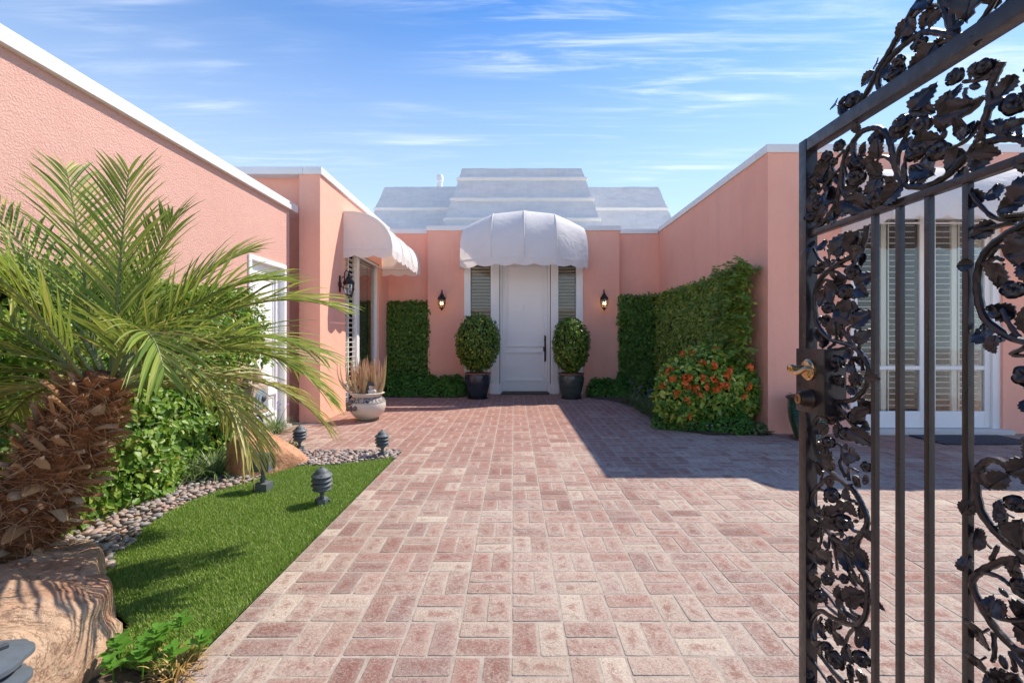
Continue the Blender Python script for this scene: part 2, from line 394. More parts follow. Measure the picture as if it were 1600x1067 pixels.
def m_fabric():
    t = NT('white_canvas'); f = t.noise(3, 5); c = t.mix(f, (.85,.84,.825), (.90,.89,.875))
    dirt = t.ramp(t.noise(1.6, 7, .75, sc=(3,3,.8)), [(.46,(0,0,0)),(.72,(1,1,1))])
    c = t.mix(t.math('MULTIPLY', dirt, .16), c, (.55,.52,.48))
    n = t.bump(t.noise(5, 4, .5, dist=1.2), .45, .03); n = t.bump(t.noise(320, 2), .15, .001, n)
    t.set(c, .75, 0, n, .2)
    tr = t.node('ShaderNodeBsdfTranslucent'); tr.inputs[0].default_value = (.85,.78,.68,1)
    ms = t.node('ShaderNodeMixShader'); ms.inputs[0].default_value = .30
    t.link(t.b.outputs[0], ms.inputs[1]); t.link(tr.outputs[0], ms.inputs[2]); t.link(ms.outputs[0], t.out.inputs[0]); return t.m
M_FABRIC = m_fabric()
def m_roof():
    t = NT('coated_roof'); f = t.noise(2.5, 6, .65, sc=(1,1,3)); c = t.ramp(f, [(.3,(.66,.655,.64)),(.55,(.74,.73,.71)),(.8,(.82,.81,.78))])
    st = t.noise(1.3, 6, .7, sc=(9,9,.6)); c = t.mix(t.math('MULTIPLY', t.ramp(st, [(.45,(0,0,0)),(.75,(1,1,1))]), .3), c, (.55,.55,.54))
    n = t.bump(t.noise(2.5, 4, .5, sc=(1,1,2.2), dist=.6), .45, .05); n = t.bump(t.noise(60, 4), .3, .004, n)
    return t.set(c, .62, 0, n, .25)
M_ROOF = m_roof(); M_BATTEN = simple('cream_roof_lap', (.88,.86,.81), .5, var=.06, nscale=8, bump=.4, bscale=20, bdist=.01)
# ------------------------------------------------------------------ the place: main lines (metres, camera at the origin looking along +Y)
ZP = 3.653; CH = 0.105                      # parapet top, coping height
XB, XR, XA = -2.78, 3.22, -3.13             # left wing wall, right wing wall, low garage wall
YF, YREC, YRN, YBN, YAE = 10.2, 10.37, 5.93, 6.71, 6.52
XE = -1.19                                  # edge between brick paving and lawn
YBED = 4.98                                 # far end of the planting bed
ZA = 3.09
WT = 0.22

# ground far out, one sheet
mb = MB(); mb.box(-60, 60, -40, 80, -0.12, -0.06)
obj('ground', mb, M_STREET, kind='structure')

# ------------------------------------------------------------------ brick paving
pave_pts = None
bed_poly = [G(915,621), G(955,626), G(985,634), G(1003,646), G(1032,662), G(1068,674), G(1110,680), G(1160,680), G(1200,681), (3.3,5.9), (3.3,10.3), (1.7,10.3)]
bedL_poly = [(-2.85,9.62), (-2.4,9.55), (-1.7,9.50), (-1.05,9.55), (-1.0,10.3), (-2.85,10.3)]
def inpoly(x, y, poly):
    c = False; n = len(poly)
    for i in range(n):
        x1,y1 = poly[i]; x2,y2 = poly[(i+1)%n]
        if (y1 > y) != (y2 > y) and x < (x2-x1)*(y-y1)/(y2-y1)+x1: c = not c
    return c
mb = MB(); mb.box(XE, 9.0, -2.2, 10.3, -0.055, -0.0022); mb.box(-3.2, XE, YBED, 10.4, -0.055, -0.0023)
paving = obj('brick_paving', mb, M_MORTAR, kind='structure')
MOD = 0.215; JT = 0.0085
def brick_geo(w, l, rnd):
    """w across x, l along y, centred; worn edges"""
    v = []; hx, hy = w/2, l/2; c = min(.0045, w*.2)
    base = [(-hx+c,-hy),(hx-c,-hy),(hx,-hy+c),(hx,hy-c),(hx-c,hy),(-hx+c,hy),(-hx,hy-c),(-hx,-hy+c)]
    jj = [(rnd.uniform(-.0026,.0026), rnd.uniform(-.0026,.0026)) for _ in base]
    tilt = (rnd.uniform(-.012,.012), rnd.uniform(-.008,.008)); dz = rnd.uniform(-.0012,.0012)
    for z, ins in ((-.03,0),(-.0022,0),(-.0006,.0012),(0,.0042)):
        for (x,y),(jx,jy) in zip(base, jj):
            sx = (hx-ins)/hx; sy = (hy-ins)/hy
            v.append((x*sx+jx, y*sy+jy, z + (0 if z < -.02 else tilt[0]*x+tilt[1]*y+dz)))
    f = []
    for r in range(3):
        for k in range(8): f.append((r*8+k, r*8+(k+1)%8, (r+1)*8+(k+1)%8, (r+1)*8+k))
    f.append(tuple(24+k for k in range(8)))
    return v, f, [(q[0], q[1]) for q in v], [(hx, hy)]*len(v)
bricks = []                                  # cx, cy, w(x), l(y)
for i in range(-14, 42):
    for j in range(-9, 40):
        x0 = -.0107 + MOD*i; y0 = 1.77 + MOD*j
        vert = (i + j) % 2 == 0
        for k in range(2):
            if vert: bx0, bx1, by0, by1 = x0+k*MOD/2, x0+(k+1)*MOD/2, y0, y0+MOD
            else: bx0, bx1, by0, by1 = x0, x0+MOD, y0+k*MOD/2, y0+(k+1)*MOD/2
            cy = (by0+by1)/2
            if cy < YBED:
                if bx1 < XE+.04: continue
                bx0 = max(bx0, XE)
            elif bx0 < XE:
                if by0 < YBED: by0 = YBED
            if (bx1 < -3.1) or by1 > 10.42: continue
            cx = (bx0+bx1)/2; cy = (by0+by1)/2
            if inpoly(cx, cy, bed_poly) or inpoly(cx, cy, bedL_poly): continue
            if cy > 5.9 and cx > 3.3: continue
            if cy > 6.6 and cx < XB-.02: continue
            if cy > 10.3: continue
            if bx1-bx0 < .03 or by1-by0 < .03: continue
            bricks.append((cx, cy, bx1-bx0-JT, by1-by0-JT))
def seen_size(b):
    x, y = b[0], b[1]
    if y < .9: return 0
    px = VX + x*F/y; py = VY + H*F/y
    if px < 0 or px > 1600 or py > 1075: return 0
    if 1 and px < 260: return 0
    return b[2]*b[3]/y**3
order = sorted(bricks, key=seen_size, reverse=True)
near = order[:300]; far = order[300:]
rb = random.Random(3)
variants = {}
for (cx, cy, w, l) in near:
    key = (round(w,3), round(l,3)); lst = variants.setdefault(key, [])
    if len(lst) < 14:
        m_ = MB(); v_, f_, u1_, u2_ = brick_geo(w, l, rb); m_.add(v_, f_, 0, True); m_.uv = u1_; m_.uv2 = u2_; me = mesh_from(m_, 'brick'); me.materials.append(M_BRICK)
        me.set_sharp_from_angle(angle=R(50)); lst.append(me)
    me = rb.choice(lst)
    inst('brick', me, (cx+rb.uniform(-.001,.001), cy+rb.uniform(-.001,.001), 0), (0,0,rb.uniform(-.012,.012) + rb.choice((0, math.pi))), paving)
mb = MB()
for (cx, cy, w, l) in far:
    v, f, u1_, u2_ = brick_geo(w, l, rb); mb.uv += u1_; mb.uv2 += u2_; a = rb.uniform(-.012,.012); ca, sa = math.cos(a), math.sin(a)
    mb.add([(cx+x*ca-y*sa, cy+x*sa+y*ca, z) for x,y,z in v], f, 0, True)
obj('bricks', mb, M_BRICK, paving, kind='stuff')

# ------------------------------------------------------------------ house
house = empty('house', (0.2, 10.2, 0), 'pink stucco house with white flat coping and a white front door', 'house')
def wallpart(boxes, parent, mat, name='wall'):
    for b in boxes:
        m_ = MB(); m_.box(*b); obj(name, m_, mat, parent)
ZT = ZP - CH
# left wing: side wall with window opening, front wall with its notch
WB0, WB1, WBZ = 7.73, 9.63, 2.72
wallpart([(XB-WT, XB, YBN, WB0, -.05, ZT), (XB-WT, XB, WB1, YREC, -.05, ZT), (XB-WT, XB, WB0, WB1, WBZ, ZT),
          (-3.08, XB-WT-.001, YBN, YBN+WT, -.05, ZT), (-7, -3.081, YBN+.16, YBN+.16+WT, -.05, ZT),
          (-7, -7+WT, YBN+.4, 14, -.05, ZT)], house, M_ST)
# recessed walls either side of the entrance, projecting panels
wallpart([(XB-WT, -1.88, YREC, YREC+WT, -.05, ZT-.03), (2.30, XR+WT, YREC, YREC+WT, -.05, ZT-.03),
          (-1.88, -1.085, YF, YF+.4, -.05, ZT), (1.505, 2.30, YF, YF+.4, -.05, ZT), (-1.084, 1.504, YF+.002, YF+.4, 3.02, ZT)], house, M_ST)
# right wing
FD0, FD1, FDZ = 4.27, 6.20, 2.88
wallpart([(XR, XR+WT, YRN+WT+.001, YREC-.001, -.05, ZT), (XR, FD0, YRN, YRN+WT, -.05, ZT), (FD1, 9, YRN, YRN+WT, -.05, ZT), (FD0, FD1, YRN, YRN+WT, FDZ, ZT),
          (9, 9+WT, YRN, 14, -.05, ZT)], house, M_ST)
wallpart([(-7, 9.2, 14, 14.2, -.05, ZT)], house, M_ST)
# flat roofs behind the parapets
mb = MB(); mb.box(-7, XB-.1, YBN+.2, 14, 3.30, 3.36); mb.box(XB-.09, XR+.1, YF+.2, 14, 3.30, 3.36); mb.box(XR+.11, 9.1, YRN+.1, 14, 3.30, 3.36)
flat = obj('flat_roof', mb, M_ROOF, house)
# copings
def coping(b): m_ = MB(); m_.box(*b, bev=.008); obj('coping', m_, M_COPE, house)
o_ = .03
coping((XB-WT-.02, XB+o_, YBN-o_, YREC-.002, ZT, ZP)); coping((-7.1, XB-WT-.021, YBN-o_, YBN+.4, ZT, ZP))
coping((XB-WT, -1.88-o_-.002, YREC-o_, YREC+.3, ZT-.03, ZP-.03)); coping((2.30+o_+.002, XR-o_-.002, YREC-o_, YREC+.3, ZT-.03, ZP-.03))
coping((-1.88-o_, 2.30+o_, YF-o_, YF+.42, ZT, ZP))
coping((XR-o_, XR+WT+.03, YRN+WT+.032, YREC+.3, ZT, ZP)); coping((XR-o_, 9.2, YRN-o_, YRN+WT+.03, ZT, ZP))
# threshold
mb = MB(); mb.box(-.27, .76, 9.98, 10.30, -.02, .035, bev=.006); obj('threshold', mb, simple('dark_threshold', (.07,.045,.035), .6), house)

# mansard roofs with lapped courses
def mansard(name, x0, x1, y0, y1, z0, z1, inset, zs):
    root = obj(name, (lambda m_: (m_.box(x0+inset, x1-inset, y0+inset, y1-inset, z0, z1-.05), m_)[1])(MB()), M_ROOF, house)
    zz = [z0] + zs + [z1]
    rr = random.Random(len(name)*7)
    for k in range(len(zz)-1):
        za, zb = zz[k], zz[k+1]; ia = inset*(za-z0)/(z1-z0); ib = inset*(zb-z0)/(z1-z0)
        m_ = MB()
        def ring(ins, z, n=40, wob=.012):
            pts = []
            X0, X1, Y0, Y1 = x0+ins, x1-ins, y0+ins, y1-ins
            for s in range(n): pts.append((X0+(X1-X0)*s/n, Y0))
            for s in range(n): pts.append((X1, Y0+(Y1-Y0)*s/n))
            for s in range(n): pts.append((X1-(X1-X0)*s/n, Y1))
            for s in range(n): pts.append((X0, Y1-(Y1-Y0)*s/n))
            return [(x+wob*noise.noise((x*2.1,y*2.1,z*3)), y+wob*2*noise.noise((x*1.7+5,y*1.7,z*3)), z+wob*noise.noise((x*3,y*3,z))) for x,y in pts]
        P = [ring(ia-.022, za), ring(ia-.024, za+.03)] + [ring(ia-.024+(ib-ia)*q+.012*math.sin(q*3.14), za+(zb-za)*q) for q in (.2,.4,.6,.8)] + [ring(ib-.014, zb-.01), ring(ib+.03, zb)]
        if k == len(zz)-2: P += [ring(ib+.12, zb+.012), ring(ib+.5, zb+.02)]
        m_.grid(P, wrap=True); obj('roof_course', m_, M_ROOF, root)
        if k > 0:
            m_ = MB(); pts = ring(ia-.020, za, 40, .012)
            m_.tube(pts + [pts[0]], [.036]*(len(pts)+1), n=8, flat=1.35); obj('roof_lap', m_, M_BATTEN, root)
    return root
mansard('middle_roof', -1.72, 2.10, 10.68, 13.4, 3.42, 5.27, .50, [3.95, 4.45, 4.98])
mansard('left_roof', -4.0, -1.0, 12.0, 13.95, 3.42, 5.27, .55, [3.98, 4.62])
mansard('right_roof', 1.3, 4.40, 12.0, 13.95, 3.42, 5.27, .55, [3.98, 4.62])
obj('vent_pipe', (lambda m_: (m_.lathe([(.075,5.2),(.075,5.47),(.082,5.475),(.095,5.48),(.095,5.62),(.085,5.64),(.02,5.66)], (-2.02,12.75,0), 20), m_)[1])(MB()), M_WHITE, house)

# ------------------------------------------------------------------ entrance: door, casings, sidelights
yd = 10.29
def bx(*a, bev=.004):
    m_ = MB(); m_.box(*a, bev=bev); return m_
door = obj('front_door', bx(-.25, .735, yd, yd+.045, .045, 2.935, bev=.003), M_DOOR, house)
def moulding(x0, x1, z0, z1, y, w, parent, mat, name='panel_moulding', along='x', depth=.026):
    """raised frame moulding with a recessed line"""
    m_ = MB()
    for (a0,a1,c0,c1) in ((x0,x1,z0,z0+w),(x0,x1,z1-w,z1),(x0,x0+w,z0+w,z1-w),(x1-w,x1,z0+w,z1-w)):
        if along == 'x': m_.box(a0,a1,y-depth,y+.002,c0,c1,bev=.005)
        else: m_.box(y-.002,y+depth,a0,a1,c0,c1,bev=.005)
    return obj(name, m_, mat, parent)
for (x0,x1,z0,z1) in ((-.18,.665,1.02,2.84),(-.18,.665,.27,.92)):
    moulding(x0,x1,z0,z1,yd,.028,door,M_DOOR); moulding(x0+.045,x1-.045,z0+.045,z1-.045,yd,.012,door,M_DOOR,depth=.010)
m_ = MB(); hx = .675
m_.box(hx-.032,hx+.032,yd-.012,yd+.001,.72,1.24,bev=.006); m_.lathe([(.032,-.012),(.032,.001)],(hx,yd,1.24),20,axis='y'); m_.lathe([(.032,-.012),(.032,.001)],(hx,yd,.72),20,axis='y')
h_ = obj('handle', m_, M_BRONZE, door)
m_ = MB(); m_.tube([(hx,yd-.012,1.02),(hx,yd-.05,1.0),(hx,yd-.06,.94),(hx,yd-.052,.87),(hx,yd-.012,.83)],[.010,.011,.012,.011,.009],10)
m_.lathe([(.019,-.03),(.022,-.012),(.022,0)],(hx,yd,1.17),18,axis='y'); obj('pull_grip', m_, M_BRONZE, door)
m_ = MB(); m_.lathe([(.008,-.014),(.012,0)],(.21,yd,1.93),12,axis='y'); m_.box(.203,.217,yd-.02,yd,1.83,1.93,bev=.004); obj('door_knocker', m_, M_COPE, door)
# casings
ent = obj('door_frame', bx(-.275,-.252,10.22,10.34,.0,3.01), M_WHITE, house)
for b in ((.737,.76,10.22,10.34,.0,2.94),(-.30,-.276,10.19,10.32,0,2.94),(.761,.785,10.19,10.32,0,2.94),(-.31,.80,10.2,10.33,2.942,3.01)):
    obj('jamb', bx(*b), M_WHITE, ent)
def pilaster(x0, x1):
    p = obj('pilaster', bx(x0, x1, 10.16, 10.30, .21, 3.01), M_WHITE, house)
    obj('plinth', bx(x0-.012, x1+.012, 10.14, 10.30, -.01, .209), M_WHITE, p)
    for s in (.28,.72): obj('fluting', bx(x0+(x1-x0)*s-.008, x0+(x1-x0)*s+.008, 10.152, 10.16, .24, 2.99, bev=.002), M_WHITE, p)
pilaster(-.505, -.315); pilaster(.80, .965)
M_SHUT = simple('painted_shutter', (.84,.82,.77), .5, var=.03)
M_SHUTK = simple('khaki_shutter', (.56,.48,.36), .5, var=.05)
slat_cache = {}
def slat_mesh(w, d, t, axis, mat):
    k = (round(w,3), d, t, axis, mat.name)
    if k not in slat_cache:
        bm = bmesh.new(); bmesh.ops.create_cube(bm, size=1)
        for v in bm.verts:
            v.co = Vector((v.co.x*w, v.co.y*d, v.co.z*t)) if axis == 'x' else Vector((v.co.x*d, v.co.y*w, v.co.z*t))
        bmesh.ops.bevel(bm, geom=bm.edges[:], offset=t*.3, segments=1, affect='EDGES')
        me = bpy.data.meshes.new('slat'); bm.to_mesh(me); bm.free(); me.materials.append(mat); slat_cache[k] = me
    return slat_cache[k]
def slats_x(parent, x0, x1, y, z0, z1, pitch, depth, tilt, mat):
    z = z0
    while z < z1:
        inst('slat', slat_mesh(x1-x0, depth, .009, 'x', mat), ((x0+x1)/2, y, z), (tilt,0,0), parent); z += pitch
def sidelight(x0, x1, px0, px1):
    w = obj('sidelight_window', bx(px0, px1, 10.18, 10.31, -.01, 3.01), M_WHITE, house)       # outer post
    obj('sidelight_sill', bx(x0, x1, 10.20, 10.31, .70, .76), M_WHITE, w); obj('sidelight_head', bx(x0, x1, 10.20, 10.31, 2.94, 3.01), M_WHITE, w)
    obj('bottom_panel', bx(x0, x1, 10.25, 10.29, 0, .699), M_WHITE, w)
    obj('pane', bx(x0+.001, x1-.001, 10.235, 10.239, .761, 2.939, bev=0), M_GLASS, w)
    slats_x(w, x0+.02, x1-.02, 10.285, .80, 2.92, .072, .066, R(-38), M_SHUTK)
sidelight(-.945, -.506, -1.083, -.946); sidelight(.966, 1.355, 1.356, 1.503)
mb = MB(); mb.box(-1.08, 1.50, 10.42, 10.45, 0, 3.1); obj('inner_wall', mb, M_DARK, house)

# ------------------------------------------------------------------ left wing glass door with shutters (plane x = XB)
w = obj('left_window', bx(XB-.13, XB-.03, WB0, WB0+.05, .05, WBZ), M_WHITE, house)
for (y0,y1,z0,z1) in ((WB1-.05,WB1,.05,WBZ),(WB0+.051,WB1-.051,WBZ-.05,WBZ),(WB0+.051,WB1-.051,.05,.10)): obj('frame', bx(XB-.13,XB-.03,y0,y1,z0,z1), M_WHITE, w)
obj('sill', bx(XB-.20, XB+.015, WB0+.002, WB1-.002, -.03, .049), M_WHITE, w)
obj('mullion', bx(XB-.13, XB-.045, 8.42, 8.56, .101, WBZ-.051), M_WHITE, w)
obj('pane', bx(XB-.215, XB-.211, WB0+.05, 8.42, .1, WBZ-.05, bev=0), M_GLASS, w)
obj('pane', bx(XB-.085, XB-.081, 8.56, WB1-.05, .1, WBZ-.05, bev=0), M_GLASS, w)
for (y0, y1) in ((7.81, 8.08), (8.12, 8.39)):
    z = .2
    while z < 2.66:
        inst('slat', slat_mesh(y1-y0, .07, .009, 'y', M_SHUT), (XB-.10, (y0+y1)/2, z), (0, R(-12), 0), w); z += .085
for yy in (7.79, 8.10, 8.41): obj('stile', bx(XB-.12, XB-.08, yy-.022, yy+.008, .1, 2.68), M_SHUT, w)
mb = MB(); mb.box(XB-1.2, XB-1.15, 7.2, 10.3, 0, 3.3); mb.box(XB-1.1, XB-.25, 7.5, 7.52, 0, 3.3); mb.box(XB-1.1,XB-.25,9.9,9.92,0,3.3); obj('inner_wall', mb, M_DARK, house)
obj('curtain', (lambda m_: (m_.grid([[(XB-.24+.018*math.sin(yy*60), yy, z) for yy in np.arange(8.86,9.58,.01)] for z in (.1,2.66)]), m_)[1])(MB()), simple('grey_curtain', (.13,.13,.14), .9), w)

# ------------------------------------------------------------------ right wing french doors (plane y = YRN)
wr = obj('french_window', bx(FD0, FD0+.06, YRN+.03, YRN+.15, .04, FDZ), M_WHITE, house)
for b in ((FD1-.10,FD1,YRN+.03,YRN+.15,.04,FDZ),(FD0+.061,FD1-.101,YRN+.03,YRN+.15,FDZ-.06,FDZ)): obj('frame', bx(*b), M_WHITE, wr)
obj('doorstep', bx(FD0-.05, FD1+.05, YRN-.10, YRN+.16, -.03, .055, bev=.008), simple('pale_step', (.62,.60,.57), .7, bump=.2), wr)
xm = 5.30
for (a, b) in ((FD0+.06, xm-.03), (xm+.03, FD1-.10)):
    dl = obj('french_door', bx(a, a+.07, YRN+.06, YRN+.10, .06, FDZ-.065), M_WHITE, house)
    for q in ((b-.07,b,YRN+.06,YRN+.10,.06,FDZ-.065),(a+.071,b-.071,YRN+.06,YRN+.10,.06,.27),(a+.071,b-.071,YRN+.06,YRN+.10,FDZ-.15,FDZ-.065),(a+.071,b-.071,YRN+.06,YRN+.10,.80,.85)):
        obj('frame', bx(*q), M_WHITE, dl)
    obj('pane', bx(a+.07, b-.07, YRN+.078, YRN+.082, .27, FDZ-.15, bev=0), M_GLASS, dl)
    mid = (a+b)/2
    obj('stile', bx(mid-.045, mid+.045, YRN+.13, YRN+.16, .2, FDZ-.1), M_SHUT, dl)
    for (s0, s1) in ((a+.075, mid-.047), (mid+.047, b-.075)):
        obj('stile', bx(s0-.03, s0+.012, YRN+.13, YRN+.16, .2, FDZ-.1), M_SHUT, dl)
        slats_x(dl, s0+.013, s1-.005, YRN+.145, .26, FDZ-.12, .075, .040, R(4), M_SHUT)
obj('astragal', bx(xm-.029, xm+.029, YRN+.04, YRN+.12, .06, FDZ-.062), M_WHITE, wr)
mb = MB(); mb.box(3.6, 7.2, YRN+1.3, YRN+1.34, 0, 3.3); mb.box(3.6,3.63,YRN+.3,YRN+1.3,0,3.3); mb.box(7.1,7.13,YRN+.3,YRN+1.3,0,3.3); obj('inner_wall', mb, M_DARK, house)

# ------------------------------------------------------------------ low garage wing on the left
gar = empty('garage', (-3.4, 3.0, 0), 'low rough pink stucco garage wing behind the palm with white side door', 'garage')
DA0, DA1, DAZ = 5.50, 6.40, 2.20
wallpart([(XA-WT, XA, -1.6, DA0, -.06, ZA-CH), (XA-WT, XA, DA1, YAE, -.06, ZA-CH), (XA-WT, XA, DA0, DA1, DAZ, ZA-CH), (-6.5, XA-WT-.001, YAE-WT, YAE, -.06, ZA-CH), (-6.5,-6.3,-1.6,YAE-WT-.001,-.06,ZA-CH), (-6.2,XA-WT-.001,-1.6,-1.4,-.06,ZA-CH)], gar, M_STC)
m_ = MB(); m_.box(XA-WT-.05, XA+.05, -1.65, YAE+.16, ZA-CH, ZA, bev=.008); m_.box(-6.5, XA-WT-.051, YAE-.25, YAE+.03, ZA-CH, ZA-.002, bev=.008)
obj('coping', m_, M_COPE, gar)
mb = MB(); mb.box(-6.4, XA-.15, -1.5, YAE-.1, 2.85, 2.9); obj('flat_roof', mb, M_ROOF, gar)
sd_ = obj('side_door', bx(XA-.09, XA-.05, DA0+.06, DA1-.06, .05, DAZ-.06), M_DOOR, gar)
for (z0, z1) in ((.22,.50),(.62,2.02)):
    moulding(DA0+.16, DA1-.16, z0, z1, XA-.05, .03, sd_, M_DOOR, along='y'); moulding(DA0+.23, DA1-.23, z0+.06, z1-.06, XA-.05, .012, sd_, M_DOOR, along='y', depth=.01)
fr = obj('door_frame', bx(XA-.10, XA+.022, DA0, DA0+.058, .0, DAZ), M_WHITE, gar)
for q in ((DA1-.058,DA1,.0,DAZ),(DA0+.059,DA1-.059,DAZ-.058,DAZ)): obj('jamb', bx(XA-.10, XA+.022, *q), M_WHITE, fr)
obj('doorstep', bx(XA-.15, XA+.10, DA0+.01, DA1-.01, -.03, .045, bev=.008), simple('pale_step2', (.5,.47,.43), .8, bump=.3), gar)
mb = MB(); mb.lathe([(.028,0),(.028,.012),(.012,.02),(.012,.05),(.028,.055),(.03,.075),(.02,.09)], (XA-.05,DA0+.14,1.02), 16, axis='x'); obj('door_knob', mb, M_BRASS, sd_)

# ------------------------------------------------------------------ the white house across the street, mirrored in the glass
nh = empty('neighbour_house', (2,-14,0), 'low white house across the street, mirrored in the french door panes', 'house')
mb = MB(); mb.box(-12, 16, -18, -14, -.06, 3.2); obj('wall', mb, M_WHITE, nh)
mb = MB(); mb.box(-12.4, 16.4, -18.3, -13.5, 3.2, 3.4, bev=.02); obj('roof', mb, M_ROOF, nh)
for xw in (-8,-3,3,8,13):
    f_ = obj('window', bx(xw-.9, xw+.9, -13.999, -13.95, .9, 2.3), M_WHITE, nh); obj('pane', bx(xw-.8, xw+.8, -13.949, -13.94, 1.0, 2.2, bev=0), M_DARK, f_)

# ------------------------------------------------------------------ soil and beds
def sheet(name, poly, z, mat, kind='structure', dome=0.0, step=.09, parent=None):
    xs = [p[0] for p in poly]; ys = [p[1] for p in poly]
    bm = bmesh.new(); vs = [bm.verts.new((x, y, z)) for x, y in poly]; bm.faces.new(vs)
    bmesh.ops.triangulate(bm, faces=bm.faces)
    for _ in range(4): bmesh.ops.subdivide_edges(bm, edges=[e for e in bm.edges if e.calc_length() > step*2], cuts=1, use_grid_fill=False); bmesh.ops.triangulate(bm, faces=bm.faces)
    for v in bm.verts: v.co.z += dome*(.5+noise.noise((v.co.x*3, v.co.y*3, 0)))
    m_ = MB(); m_.bm(bm, 0, True); return obj(name, m_, mat, parent, kind=kind)
sheet('planting_bed', bed_poly, .004, M_SOIL, dome=.03); sheet('entrance_planting_bed', bedL_poly, .004, M_SOIL, dome=.02)
mb = MB(); mb.box(XA, XE-.006, -1.5, YBED-.006, -.055, -.018); obj('lawn_bed_soil', mb, M_SOIL, kind='structure')
# ------------------------------------------------------------------ awnings
def awning_front():
    root = empty('entrance_awning', (.21, 10.15, 2.65), 'big white domed canvas awning over the front door', 'awning')
    cx, hw, yw = .21, 1.335, 10.165
    def P(s, th, sag=0):
        yf = 9.31 + .47*abs(s)**2.2; zt = 3.95 - .36*abs(s)**2.4
        a = yw - yf; b = zt - 2.83
        fr = (s+1)*2; k = math.sin(math.pi*(fr-math.floor(fr))) if 0 < fr < 4 else 0
        sg = .055*k*math.sin(2*th)**.8 if 0 < th < math.pi/2 else 0
        return (cx + hw*s*(1-.035*math.sin(th)**3), yw - (a-sg)*math.cos(th)**.92, 2.83 + (b-sg)*math.sin(th)**.95)
    NS = 48
    m_ = MB()
    rows = [[P(-1+2*i/NS, math.pi/2*j/20) for i in range(NS+1)] for j in range(21)]
    m_.grid(rows)
    for s in (-1, 1):                        # side wings
        edge = [P(s, math.pi/2*j/20) for j in range(21)]
        m_.grid([edge, [(e[0]-s*.0, yw, e[2]) for e in edge]], smooth=False)
    cn = obj('canopy', m_, M_FABRIC, root)
    for k in range(1, 4):
        s = -1 + k*.5
        m_ = MB(); m_.tube([tuple(Vector(P(s, math.pi/2*j/20))+Vector((0,-.004,.004))) for j in range(21)], .009, 6, flat=.6); obj('seam', m_, M_FABRIC, cn)
    m_ = MB()
    def scallop(t, n): return .15 - .035*abs(math.cos(math.pi*t*n))
    NV = 120; top = []; bot = []; mid = []
    for i in range(NV+1):
        s = -1+2*i/NV; p = P(s, 0); d = .125 + .05*abs(math.sin(math.pi*i/NV*7))**.8
        wv = .006*math.sin(i*.33)+.004*math.sin(i*.13+1)
        top.append((p[0], p[1]-.006, p[2]+.004)); mid.append((p[0], p[1]-.004+wv, p[2]-d*.5)); bot.append((p[0], p[1]-.002+wv*1.6, p[2]-d))
    m_.grid([top, mid, bot])
    for s in (-1, 1):
        p = P(s, 0); A = []; B = []
        for i in range(41):
            y = p[1] + (yw-p[1])*i/40; d = .125 + .05*abs(math.sin(math.pi*i/40*3))**.8
            A.append((p[0]+s*.004, y, p[2]+.004)); B.append((p[0]+s*.006, y, p[2]-d))
        m_.grid([A, B])
    obj('valance', m_, M_FABRIC, root)
    m_ = MB(); pts = [P(-1+2*i/NS, 0) for i in range(NS+1)]
    m_.tube([(pts[0][0], yw, 2.83)] + [(p[0], p[1]+.02, 2.83) for p in pts] + [(pts[-1][0], yw, 2.83)], .012, 8)
    for s in (-1, -.5, 0, .5, 1): m_.tube([tuple(Vector(P(s, math.pi/2*j/12)) + Vector((0,.02,-.02))) for j in range(13)], .011, 8)
    obj('awning_frame', m_, M_COPE, root)
